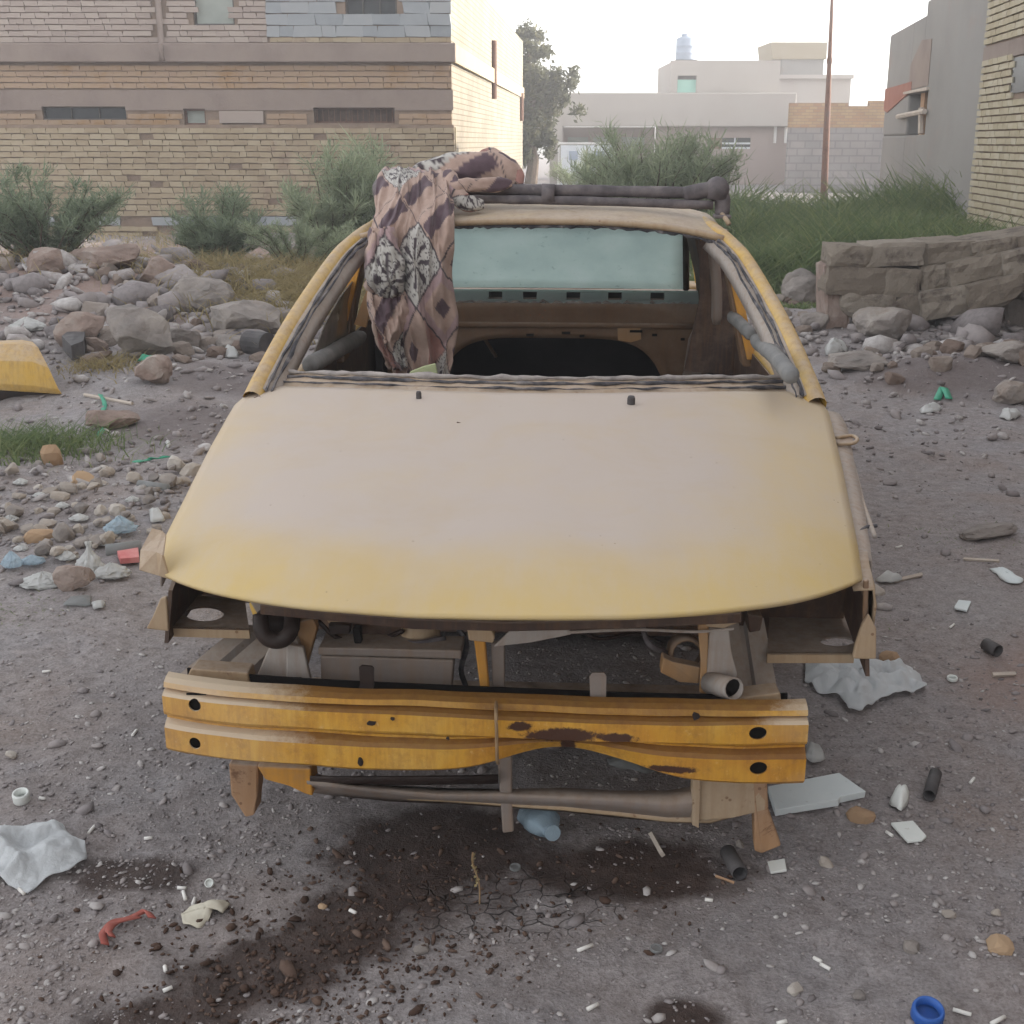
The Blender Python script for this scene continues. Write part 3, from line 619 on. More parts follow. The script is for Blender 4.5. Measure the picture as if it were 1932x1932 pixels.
def brickset(parent, mats, items, D, th, nmax=300, name='brick', pick=None):
    """items (s_centre position Vector world, length, height); the first nmax are objects, the rest one stuff part"""
    D = Vector((D[0], D[1], 0)).normalized(); rot = Matrix(((D.x, -D.y, 0), (D.y, D.x, 0), (0, 0, 1)))
    inv = ROOTS[top(parent).name]; ms = []
    for k in range(4):
        me = mesh(name, BRK[k], mats[0]); ms.append(me)
    if pick: items = sorted(items, key=pick)
    for i, (p, L, h) in enumerate(items[:nmax]):
        o = bpy.data.objects.new(name, ms[i % 4]); COL.objects.link(o); o.parent = parent
        o.matrix_local = inv @ Matrix.Translation(p) @ rot.to_4x4() @ Matrix.Diagonal((L, th * random.uniform(.9, 1.15), h, 1.))
    if len(items) > nmax:
        mb = MB()
        for i, (p, L, h) in enumerate(items[nmax:]):
            R_ = rot @ Matrix.Diagonal((L, th * random.uniform(.9, 1.15), h)); mb.add([R_ @ v + p for v in BRK[i % 4].v], BRK[0].f)
        part(name + 'work', mb, mats[1], parent, kind='stuff')
def courses(x0, x1, z0, z1, Yf, ch, bl, holes=(), gap=.014, drop=.0, wob=.003):
    out = []; z = z0; r = 0
    while z + ch <= z1 + 1e-4:
        x = x0 - random.uniform(0, bl) if r % 2 else x0 - bl * .5
        while x < x1:
            L = bl * (random.uniform(.92, 1.08) if random.random() > .12 else .52); a, b = max(x, x0), min(x + L, x1)
            if b - a > .05 and random.random() > drop:
                c = (a + b) / 2
                if not any(h[0] < c < h[1] and h[2] < z + ch / 2 < h[3] for h in holes):
                    out.append((Vector((c, Yf + random.uniform(-.006, .006), z + ch / 2 + random.uniform(-wob, wob))), b - a - gap * .5, ch - gap))
            x += L
        z += ch; r += 1
    return out
# ---- left brick house, front wall facing the camera at Y = 20
YH = 20.; xl, xr = WX(-120, YH), WX(852, YH, 150)
zr = 3.95
t = thing('brick_house', 'two storey unfinished brick house with grey block infill at upper left', 'house', (xl, YH, 0))
Lh = xr - xl; hs_ = lambda x0, x1, y0, y1: (WX(x0, YH, (y0 + y1) / 2), WX(x1, YH, (y0 + y1) / 2), WZ(y1, YH), WZ(y0, YH))
win_a = hs_(80, 238, 201, 226); win_b = hs_(347, 388, 205, 236); win_c = hs_(592, 745, 203, 232); win_up = hs_(362, 440, -60, 48); win_up2 = hs_(650, 748, -80, 32)
hol = [win_a, win_b, win_c, win_up, win_up2]
part('wall', wall_boxes(MB(), (xl, YH), (1, 0), Lh, -.2, zr, .25, [(h[0] - xl, h[1] - xl, h[2], h[3]) for h in hol]), 'mortar', t)
zb0, zb1 = WZ(170, YH), WZ(207, YH)
m = wall_boxes(MB(), (xl, YH - .025), (1, 0), Lh + .02, zb1 - .01, zb0, .024, [(h[0] - xl, h[1] - xl, h[2], h[3]) for h in (win_b, win_a, win_c)])
part('plaster_band', m, 'plaster_brown', t)
zc0, zc1 = WZ(118, YH), WZ(82, YH)
m = MB().box(((xl + xr) / 2 + .02, YH - .05, (zc0 + zc1) / 2), (Lh + .10, .2, zc1 - zc0)); part('floor_slab', m, 'plaster_brown', t, bevel=.015)
m = MB().box((WX(455, YH), YH - .03, (WZ(210, YH) + WZ(232, YH)) / 2), (WX(497, YH) - WX(414, YH), .035, .175)); part('plaster_patch', m, 'plaster_pale', t, bevel=.004)
it = courses(xl, xr, WZ(168, YH) + .005, zc0 - .01, YH - .012, .083, .21, [], drop=.01)
it += courses(xl, xr, WZ(236, YH), zb1 - .02, YH - .012, .083, .21, [win_a, win_b, win_c, hs_(410, 500, 200, 240)])
random.seed(3); brickset(t, ('brick_brown', 'brick_brown'), it, (1, 0), .035, 300, pick=lambda q: -q[0].x)
it = courses(xl, WX(503, YH, 40), zc1 + .01, zr, YH - .012, .083, .21, [win_up, hs_(290, 312, -100, 82)]); brickset(t, ('brick_pink', 'brick_pink'), it, (1, 0), .035, 0)
it = courses(WX(503, YH, 40), xr, zc1 + .085, zr, YH - .014, .163, .40, [win_up2], .010); brickset(t, ('grey_block', 'grey_block'), it, (1, 0), .04, 300, 'block')
it = courses(WX(510, YH, 80), xr, zc1 + .008, zc1 + .088, YH - .014, .078, .21, []); brickset(t, ('brick_yellow_i', 'brick_yellow_i'), it, (1, 0), .035, 0, 'sill_brick')
def window(parent, h, Y, pane, frame, dep=.16, bars=0, fw=.04, mull=0):
    x0, x1, z0, z1 = h; w_ = part('window', MB().box(((x0 + x1) / 2, Y + dep, (z0 + z1) / 2), (x1 - x0 + .02, .02, z1 - z0 + .02)), pane, parent)
    f = MB()
    for (cx, cz_, dx, dz) in (((x0 + x1) / 2, z0 + fw / 2, x1 - x0, fw), ((x0 + x1) / 2, z1 - fw / 2, x1 - x0, fw), (x0 + fw / 2, (z0 + z1) / 2, fw, z1 - z0 - 2 * fw), (x1 - fw / 2, (z0 + z1) / 2, fw, z1 - z0 - 2 * fw)): f.box((cx, Y + dep - .03, cz_), (dx, .04, dz))
    for k in range(mull): f.box((x0 + (x1 - x0) * (k + 1) / (mull + 1), Y + dep - .032, (z0 + z1) / 2), (fw * .7, .036, z1 - z0 - 2 * fw))
    part('frame', f, frame, w_)
    for k in range(bars):
        part('bar', MB().tube([(x0 + (x1 - x0) * (k + .5) / bars, Y + dep - .07, z0), (x0 + (x1 - x0) * (k + .5) / bars, Y + dep - .07, z1)], .008, 6), 'rust_iron', w_)
    return w_
window(t, win_a, YH, 'window_dark', 'iron', .1, 0, .02, 2); window(t, win_b, YH, 'window_grey', 'rust_iron', .12, 0, .03)
window(t, win_c, YH, 'inner_dark', 'rust_iron', .14, 14, .025); window(t, win_up, YH, 'window_grey', 'iron', .12, 0, .03)
window(t, win_up2, YH, 'window_dark', 'iron', .1, 0, .03, 2)
for (za) in (.25, .5): 
    part('grille_bar', MB().box(((win_up2[0] + win_up2[1]) / 2, YH + .02, win_up2[2] + za), (win_up2[1] - win_up2[0], .02, .02)), 'iron', t)
x_ = WX(303, YH, 40); part('drainpipe', MB().tube([(x_, YH - .06, zr), (x_, YH - .06, zc1 + .02), (x_ + .02, YH - .16, zc1 - .06), (x_ + .02, YH - .17, zc0 + .02)], .045, 10), 'plaster_brown', t, smooth=True)
# long side wall in the sun, running away from the corner
sd0 = Vector((xr, YH, 0)); dS = Vector((.0737, 1, 0)).normalized(); LS = 16.2
m = MB(); a = sd0; b = sd0 + dS * LS
m.prism([a + Vector((0, 0, -.2)), b + Vector((0, 0, -.2)), b + Vector((0, 0, zr)), a + Vector((0, 0, zr))], Vector((-.25, .02, 0))); part('side_wall', m, 'side_brick', t)
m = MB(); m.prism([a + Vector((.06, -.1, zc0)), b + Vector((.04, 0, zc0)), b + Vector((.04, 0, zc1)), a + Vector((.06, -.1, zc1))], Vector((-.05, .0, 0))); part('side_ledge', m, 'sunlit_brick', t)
for f_, z0_, z1_ in ((.42, 2.2, 3.3), (.93, 1.9, 2.6)):
    p = sd0 + dS * LS * f_; part('downpipe', MB().tube([(p.x + .05, p.y, z0_), (p.x + .05, p.y, z1_)], .05, 8), 'rust_iron', t)
part('roof', MB().prism([(xl, YH + .02, zr - .15), (xr - .05, YH + .02, zr - .15), (b.x - .05, b.y, zr - .15), (xl, b.y, zr - .15)], (0, 0, .1)), 'plaster_brown', t)
# ---- low pale brick wall in front of it
YG = 19.72; xg0, xg1 = WX(-120, YG), WX(858, YG, 300); zg1 = WZ(234, YG); zg0 = WZ(470, YG)
t = thing('boundary_wall', 'weathered pale yellow brick wall running along the house front', 'wall', (xg0, YG, zg0))
part('core', MB().box(((xg0 + xg1) / 2, YG + .10, (zg0 + zg1) / 2 - .01), (xg1 - xg0 - .02, .17, zg1 - zg0)), 'mortar', t)
zbk = [WZ(425, YG), WZ(409, YG)]
it = courses(xg0, xg1, WZ(408, YG), zg1 + .03, YG, .0855, .195, [], .014, .015, .004) + courses(xg0, xg1, zg0, WZ(426, YG), YG, .0855, .215, [], .016, .12, .006)
random.seed(5); brickset(t, ('brick_yellow', 'brick_yellow_i'), it, (1, 0), .05, 300, pick=lambda q: abs(q[0].x - WX(560, YG)) + abs(q[0].z - WZ(300, YG)) * 1.2)
it = courses(xg0, xg1, WZ(426, YG), WZ(408, YG), YG, WZ(408, YG) - WZ(426, YG) - .002, .34, [], .012, .25); brickset(t, ('grey_block', 'grey_block'), it, (1, 0), .05, 300, 'block')
# end face of that wall, catching the sun
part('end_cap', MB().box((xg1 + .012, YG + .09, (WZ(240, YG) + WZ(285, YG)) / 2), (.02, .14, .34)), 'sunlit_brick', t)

# ---- pale single storey house across the plot
YC = 44.; t = thing('flat_roofed_house', 'pale plastered flat roofed house with white gate behind the bush', 'house', (WX(1260, YC), YC, 0))
X0, X1 = WX(1062, YC), WX(1490, YC); zp0, zp1 = WZ(239, YC), WZ(176, YC)
hw = (WX(1338, YC) - X0, WX(1420, YC) - X0, WZ(281, YC), WZ(260, YC)); hr = (0., WX(1240, YC) - X0, -.3, zp0)
part('wall', wall_boxes(MB(), (X0, YC), (1, 0), X1 - X0, -.3, zp0, .3, [hw, hr]), 'plaster_far_pink', t)
part('porch_back', MB().box(((X0 + WX(1245, YC)) / 2, YC + 1.4, zp0 / 2 - .1), (WX(1245, YC) - X0, .2, zp0 + .2)), 'plaster_far_pink', t)
part('porch_end', MB().box((X0 - .05, YC + .8, zp0 / 2), (.2, 1.4, zp0)), 'plaster_far_pink', t)
for (a, b_) in ((1075, 1115), (1125, 1170), (1180, 1225)):
    part('porch_window', MB().box(((WX(a, YC) + WX(b_, YC)) / 2, YC + 1.28, WZ(268, YC)), (WX(b_, YC) - WX(a, YC), .04, .32)), 'window_grey', t)
part('parapet', MB().box(((X0 + X1) / 2 - .05, YC - .15, (zp0 + zp1) / 2), (X1 - X0 + .35, .5, zp1 - zp0)), 'plaster_far', t, bevel=.03)
part('roof', MB().box(((X0 + X1) / 2 - .05, YC + 2.5, zp1 - .25), (X1 - X0 + .3, 4.7, .2)), 'plaster_far', t)
u0, u1 = WX(1268, YC, 130), WX(1475, YC, 130); hu = (WX(1280, YC, 155) - u0, WX(1316, YC, 155) - u0, WZ(174, YC), WZ(142, YC)); zu = WZ(113, YC)
part('stair_room', wall_boxes(MB(), (u0, YC + .25), (1, 0), u1 - u0, zp1 - .2, zu, .3, [hu]), 'plaster_far', t)
part('stair_room_back', MB().box(((u0 + u1) / 2, YC + 2.4, (zp1 + zu) / 2), (u1 - u0, 3.6, zu - zp1 - .1)), 'plaster_far', t)
part('shutter', MB().box((u0 + (hu[0] + hu[1]) / 2, YC + .40, hu[2] + .2), (hu[1] - hu[0], .04, .42)), 'window_teal', t)
part('vent', MB().box((u0 + (hu[0] + hu[1]) / 2, YC + .42, hu[3] - .08), (hu[1] - hu[0], .04, .18)), 'iron', t)
w_ = part('window', MB().box((X0 + (hw[0] + hw[1]) / 2 + .2, YC + .15, (hw[2] + hw[3]) / 2), (hw[1] - hw[0] - .4, .03, hw[3] - hw[2])), 'window_dark', t)
f = MB(); f.box((X0 + (hw[0] + hw[1]) / 2 + .2, YC + .1, (hw[2] + hw[3]) / 2), (.05, .05, .5)); f.box((X0 + (hw[0] + hw[1]) / 2 + .2, YC + .09, (hw[2] + hw[3]) / 2), (1.3, .05, .06)); f.box((X0 + (hw[0] + hw[1]) / 2 + .2, YC + .09, hw[2] + .03), (1.3, .05, .06)); part('frame', f, 'white_metal', w_)
part('shutter_brown', MB().box((X0 + hw[0] + .24, YC + .06, (hw[2] + hw[3]) / 2), (.48, .08, hw[3] - hw[2])), 'inner_brown', t)
part('pier', MB().box((WX(1049, YC), YC - .2, 1.0), (.4, .5, 2.3)), 'plaster_far', t)
for px in (1484, 1464): part('drainpipe', MB().tube([(WX(px, YC), YC - .12, WZ(270, YC)), (WX(px, YC), YC - .12, zp0)], .05, 8), 'pvc', t)
t2 = thing('yard_gate', 'white sheet metal yard gate left of the feathery bush', 'gate', (WX(1100, YC), YC - 1., 0))
for k, (a, b_) in enumerate(((1058, 1108), (1109, 1158))):
    lf = part('gate_leaf', MB().box(((WX(a, YC - 1) + WX(b_, YC - 1)) / 2, YC - 1., .62), (WX(b_, YC - 1) - WX(a, YC - 1) - .03, .04, 1.30)), 'white_metal', t2)
    part('panel_emblem', MB().box(((WX(a, YC - 1) + WX(b_, YC - 1)) / 2, YC - 1.03, .95), (.28, .03, .28)), 'tank', lf)
fr = MB(); xa, xb = WX(1055, YC - 1), WX(1161, YC - 1); fr.tube([(xa, YC - 1, -.1), (xa, YC - 1, 1.32), (xb, YC - 1, 1.32), (xb, YC - 1, -.1)], .05, 8); part('frame', fr, 'pvc', t2)
# water tank
xt = WX(1303, YC, 90); zt = WZ(113, YC); ht = WZ(72, YC) - zt
t = thing('water_tank', 'blue grey cylindrical water tank on the pale house roof', 'tank', (xt, YC + 1.2, zt))
part('drum', MB().lathe([(0, 0), (.32, 0), (.33, .05), (.33, ht * .33), (.34, ht * .35), (.33, ht * .37), (.33, ht * .66), (.34, ht * .68), (.33, ht * .7), (.33, ht), (.30, ht + .04), (.12, ht + .10), (0, ht + .10)], (xt, YC + 1.2, zt + .05), 28), 'tank', t, smooth=True)
part('lid', MB().lathe([(0, 0), (.13, 0), (.12, .07), (0, .10)], (xt - .04, YC + 1.2, zt + ht + .15), 16), 'tank', t); part('stand', MB().box((xt, YC + 1.2, zt + .01), (.7, .6, .1)), 'iron', t)
# house behind it
YB = 52.; t = thing('upper_house', 'taller unplastered house rising behind the pale house', 'house', (WX(1520, YB), YB, 0))
a, b_ = WX(1474, YB, 120), WX(1555, YB, 120)
part('tower', MB().box(((a + b_) / 2, YB + 1.5, WZ(145, YB) / 2), (b_ - a, 3., WZ(145, YB))), 'plaster_grey', t)
a0 = WX(1453, YB, 95); part('top_room', MB().prism([(a0 + .1, YB - .1, WZ(112, YB)), (b_ + .05, YB - .1, WZ(112, YB)), (b_ + .05, YB - .1, WZ(80, YB)), (a0, YB - .1, WZ(80, YB))], (0, 2.8, 0)), 'plaster_tan', t)
part('tower_upper', MB().box(((a + b_) / 2, YB + 1.45, (WZ(145, YB) + WZ(112, YB)) / 2), (b_ - a - .04, 2.9, WZ(112, YB) - WZ(145, YB))), 'plaster_grey', t)
c_ = WX(1585, YB, 170); part('wing', MB().box(((a + c_) / 2, YB + 1., WZ(148, YB) / 2 - .2), (c_ - a + .6, 2.8, WZ(148, YB) + .4)), 'plaster_far', t)
part('roof_edge', MB().box(((a + c_) / 2, YB - .5, WZ(146, YB)), (c_ - a + .7, .2, .14)), 'plaster_far', t)
# brick and block wall between
YW = 37.; t = thing('compound_wall', 'grey block wall topped with orange brick beside the utility pole', 'wall', (WX(1575, YW), YW, 0))
a, b_ = WX(1491, YW), WX(1690, YW); zm = WZ(241, YW)
part('block_base', MB().box(((a + b_) / 2, YW + .1, zm / 2 - .1), (b_ - a, .2, zm + .2)), 'far_block', t)
m = MB()
for (p, q, y_) in ((1491, 1600, 194), (1600, 1640, 200), (1640, 1690, 190)): m.box(((WX(p, YW) + WX(q, YW)) / 2, YW + .1, (zm + WZ(y_, YW)) / 2), (WX(q, YW) - WX(p, YW), .22, WZ(y_, YW) - zm))
part('brick_top', m, 'far_brick', t)
part('added_shade_wall', MB().box((WX(1690, YW) + .2, YW + 13., 1.1), (.22, 26., 2.2)), 'far_block', t)  # unseen wall added to keep the sun off the far ground
# utility pole
YP = 31.; p0 = Vector((WX(1556, YP, 350), YP, 0)); p1 = Vector((WX(1572, YP, -60), YP, WZ(-80, YP)))
t = thing('utility_pole', 'thin rusty steel pole standing in the weeds', 'pole', p0)
part('shaft', MB().tube([p0, p0.lerp(p1, .3), p0.lerp(p1, .6), p1], [.085, .075, .05, .03], 12), 'rust_iron', t, smooth=True)
part('collar', MB().tube([p0.lerp(p1, .58), p0.lerp(p1, .60)], .065, 12), 'rust_iron', t)

# ---- grey plastered house on the right, wall running away
f0 = Vector((WX(1662, 27., 300), 27., 0)); n0 = Vector((WX(1846, 17.6, 300), 17.6, 0)); dG = (f0 - n0).normalized(); LG = (f0 - n0).length
def on_wall(px, py, o, d):
    r = ray(px, py); # solve o + d*s = r*t in plan
    det = d.x * (-r[1]) - d.y * (-r[0]); bx, by = -o.x, -o.y
    s_ = (bx * (-r[1]) - by * (-r[0])) / det; tt = (o.x + d.x * s_) / r[0]; return s_, CAMH + r[2] * tt
sa, za = on_wall(1752, 168, n0, dG); sb, zb = on_wall(1708, 255, n0, dG)
t = thing('plastered_house', 'grey mud plastered house with a broken boarded window', 'house', n0)
wh = (sa, sb, zb, za - .02)
m = wall_boxes(MB(), n0, dG, LG * .55, -.2, 3.62, -.3, [wh]); 
m2 = wall_boxes(MB(), n0 + dG * LG * .55, dG, LG * .45, -.2, 3.42, -.3, [(wh[0] - LG * .55, wh[1] - LG * .55, wh[2], wh[3])])
part('wall', m, 'plaster_grey', t); part('lower_wall', m2, 'plaster_grey', t, bevel=.04)
NG = Vector((-dG.y, dG.x, 0))
part('back_volume', MB().prism([n0 - NG * .31 + Vector((0, 0, -.1)), f0 - NG * .31 + Vector((0, 0, -.1)), f0 - NG * 5 + Vector((0, 0, -.1)), n0 - NG * 5 + Vector((0, 0, -.1))], (0, 0, 3.3)), 'plaster_grey', t)
P3 = lambda s_, z_, off=0.: n0 + dG * s_ + NG * off + Vector((0, 0, z_))
wn = part('window', MB().prism([P3(wh[0], wh[2], -.22), P3(wh[1], wh[2], -.22), P3(wh[1], wh[3], -.22), P3(wh[0], wh[3], -.22)], -NG * .02), 'window_dark', t)
fr = MB(); wz = wh[3] - wh[2]; ws = wh[1] - wh[0]
for (a_, b_) in ((.02, .16), (.45, .60)): fr.prism([P3(wh[0] + ws * a_, wh[2], -.1), P3(wh[0] + ws * b_, wh[2], -.1), P3(wh[0] + ws * (b_ + .05), wh[3], -.1), P3(wh[0] + ws * a_, wh[3], -.1)], -NG * .05)
part('frame', fr, 'wood_tan', wn)
sc1, zc_1 = on_wall(1700, 220, n0, dG); sc2, zc_2 = on_wall(1752, 210, n0, dG)
part('board', MB().tube([P3(sc1, zc_1, .06), P3(sc2, zc_2, .06)], .045, 6), 'wood_grey', t)
part('board', MB().tube([P3(wh[0] + ws * .12, wh[2] + .02, .02), P3(wh[0] + ws * .15, wh[2] + wz * .62, .04)], .05, 6), 'wood_grey', t)
part('lintel', MB().prism([P3(wh[0] - .1, wh[3], .05), P3(wh[1] + .35, wh[3] + .02, .05), P3(wh[1] + .35, wh[3] + .06, .05), P3(wh[0] - .1, wh[3] + .05, .05)], -NG * .1), 'wood_grey', t)
ra, rz0 = on_wall(1718, 200, n0, dG); rb, rz1 = on_wall(1672, 168, n0, dG)
part('brick_patch', MB().prism([P3(ra, rz0 + .25, .02), P3(rb - .5, rz0 - .05, .02), P3(rb, rz0, .02), P3(rb, rz1, .02), P3(ra, rz1, .02)], -NG * .03), 'red_brick_patch', t)
part('niche', MB().prism([P3(wh[0] + .05, wh[3] + .08, .012), P3(wh[1], wh[3] + .08, .012), P3(wh[1], wh[3] + .5, .012), P3(wh[0] + ws * .5, wh[3] + .85, .012), P3(wh[0] + .05, wh[3] + .8, .012)], -NG * .01), 'plaster_brown', t)
# ---- tall pale brick house at the right edge, running past the camera (it shades the whole foreground)
q0 = Vector((WX(1850, 17.55, 200), 17.55, 0)); q1 = Vector((q0.x - 2.8, -9., 0)); dR = (q1 - q0).normalized(); LR = (q1 - q0).length; NR = Vector((dR.y, -dR.x, 0))
zR = 6.4; t = thing('brick_house', 'tall pale yellow brick house wall at the right edge', 'house', q0)
part('wall', MB().prism([q0 + Vector((0, 0, -.3)), q1 + Vector((0, 0, -.3)), q1 + Vector((0, 0, zR)), q0 + Vector((0, 0, zR))], -NR * 5.), 'mortar', t)
sB, zB0 = on_wall(1890, 112, q0, dR); _, zB1 = on_wall(1890, 82, q0, dR); sW, _ = on_wall(1912, 140, q0, dR)
items = []; z = -.25; r = 0; ch = .088
while z < 4.0:
    s_ = -.11 if r % 2 else 0.
    while s_ < 4.6:
        L = .225; a_, b_ = max(s_, 0), s_ + L
        if not (zB0 < z + ch / 2 < zB1) and not (sW < s_ and 1.9 < z + ch / 2 < zB0): items.append((q0 + dR * ((a_ + b_) / 2) + NR * .012 + Vector((0, 0, z + ch / 2)), b_ - a_ - .012, ch - .02))
        s_ += L
    z += ch; r += 1
brickset(t, ('brick_right', 'brick_right_i'), items, dR, .05, 300, pick=lambda q: -((q[0] - q0).dot(dR)) if (q[0] - q0).dot(dR) < 3.3 else 99)
part('concrete_band', MB().prism([q0 + NR * .03 + Vector((0, 0, zB0)), q0 + dR * 5 + NR * .03 + Vector((0, 0, zB0)), q0 + dR * 5 + NR * .03 + Vector((0, 0, zB1)), q0 + NR * .03 + Vector((0, 0, zB1))], -NR * .05), 'plaster_brown', t)
part('window', MB().prism([q0 + dR * (sW + .02) + NR * .02 + Vector((0, 0, 1.93)), q0 + dR * (sW + 1.4) + NR * .02 + Vector((0, 0, 1.93)), q0 + dR * (sW + 1.4) + NR * .02 + Vector((0, 0, zB0 - .02)), q0 + dR * (sW + .02) + NR * .02 + Vector((0, 0, zB0 - .02))], -NR * .04), 'window_dark', t)
# ------------------------------------------------------------------ the wreck (car-local: u right, v back, z up)
CAR = thing('wrecked_car', 'stripped dusty yellow car wreck without wheels, glass or front panels', 'car', (ORG[0], ORG[1], 0), rot=(0, ROLL, -YAW))
def cp(name, mb, mat, parent=None, **k): return part(name, mb, mat, parent or CAR, True, **k)
def lerp(a, b, f): return a + (b - a) * f
def interp(x, xs, ys): return float(np.interp(x, xs, ys))
def spline(pts, n):
    """Catmull-Rom through pts"""
    P = [Vector(p) for p in pts]; P = [P[0] * 2 - P[1]] + P + [P[-1] * 2 - P[-2]]; out = []; m = len(P) - 3
    for i in range(n):
        f = i / (n - 1) * m; k = min(int(f), m - 1); t = f - k; a, b, c, d = P[k:k + 4]
        out.append(.5 * ((2 * b) + (c - a) * t + (2 * a - 5 * b + 4 * c - d) * t * t + (3 * b - a - 3 * c + d) * t ** 3))
    return out
# ---- bonnet
def hood_pt(s_, t_):
    a = abs(s_); vf = -.166 + .265 * a ** 2.6 + .06 * a ** 9; vr = 1.04 + .23 * a ** 2.2
    v = lerp(vf, vr, t_); hwid = interp(v, [-.18, .10, .3, .55, .75, 1.1, 1.22, 1.30], [.66, .682, .706, .732, .752, .782, .774, .752])
    z = interp(t_, [0, .03, .1, .25, .5, .75, 1.], [.592, .597, .610, .634, .675, .715, .748]) - .032 * a ** 3.2
    return Vector((s_ * hwid * lerp(1.012, 1., t_) - lerp(.022, .004, t_), v, z))
NS, NTt = 61, 61
hoodS = np.sign(np.linspace(-1, 1, NS)) * np.abs(np.linspace(-1, 1, NS)) ** .85
m = MB(); rows = []; du = []
for j in range(NTt):
    t_ = (j / (NTt - 1)) ** 1.15
    rows.append([hood_pt(s_, t_) + Vector((0, 0, .0022 * mn.noise(Vector((s_ * 2.2, t_ * 2.5, 3.))) + .0009 * mn.noise(Vector((s_ * 7, t_ * 8, 5.))))) for s_ in hoodS])
    for s_ in hoodS:
        d = .36 + .64 * sstep(.03, .34, t_ + .03 * mn.noise(Vector((s_ * 3, t_ * 3, 9.)))) * (1 - .62 * sstep(.5, 1., abs(s_ + .12) * (1.05 - .25 * t_)))
        d = max(d, .9 * sstep(.72, .98, t_) * (1 - .5 * sstep(.6, 1, s_))); du.append(float(d))
m.grid(rows); ho = cp('bonnet', m, 'hood_paint', smooth=True)
at_ = ho.data.attributes.new('dust', 'FLOAT', 'POINT'); at_.data.foreach_set('value', du); mods(ho, .007)
for (x, y, r) in ((790, 743, .007), (1191, 752, .010)):
    c0 = cz(x, y, .752); n_ = Vector((0, -.15, 1)).normalized(); cp('washer_nozzle', MB().lathe([(0, .006), (r * .8, .005), (r, 0), (r, -.02)], c0 + Vector((0, 0, .001)), 12, n_), 'dark_plastic', ho)
# scratches in the paint: slim chips lying on the skin
def on_hood(x, y):
    z = .66
    for k in range(8):
        p = cz(x, y, z); best = min(((hood_pt(a / 40, b / 40) - p).xy.length, a, b) for a in range(-40, 41, 2) for b in range(0, 41)); z = hood_pt(best[1] / 40, best[2] / 40).z
    return cz(x, y, z)
for pl in (((862, 797), (870, 799)), ((480, 751), (487, 747), (495, 752)), ((1062, 830), (1070, 834))):
    cp('paint_chip', MB().tube([on_hood(*q) + Vector((0, 0, .0005)) for q in pl], .0016, 5), 'inner_dark', ho)
# ---- roof
def roof_pt(s_, t_):
    a = abs(s_); v = lerp(1.93 + .05 * (1 - a * a) - .0 * a, 3.02, t_); z = 1.112 + .066 * math.sin(math.pi * min(1, .08 + t_ * .85)) ** .8 - .05 * a ** 3.
    return Vector((s_ * (.585 - .02 * t_), v, z))
m = MB().grid([[roof_pt(-1 + 2 * i / 30, (j / 24) ** 1.3) for i in range(31)] for j in range(25)]); rf = cp('roof', m, 'roof_paint', smooth=True, solid=.02)
# front lip of the roof
m = MB().grid([[roof_pt(s_, 0) + Vector((0, dv, dz)) for s_ in np.linspace(-.99, .99, 41)] for dv, dz in ((.0, .0), (-.006, -.004), (-.008, -.010), (-.002, -.015), (.02, -.017))]); cp('roof_lip', m, 'dusty_tan', rf, smooth=True, solid=.004)
random.seed(21); m = MB(); m.tube([roof_pt(s_, 0) + Vector((0, .006, -.019 - random.uniform(0, .006))) for s_ in np.linspace(-.97, .97, 90)], .006, 7, wob=.55); cp('sealant_strip', m, 'sealant', rf)
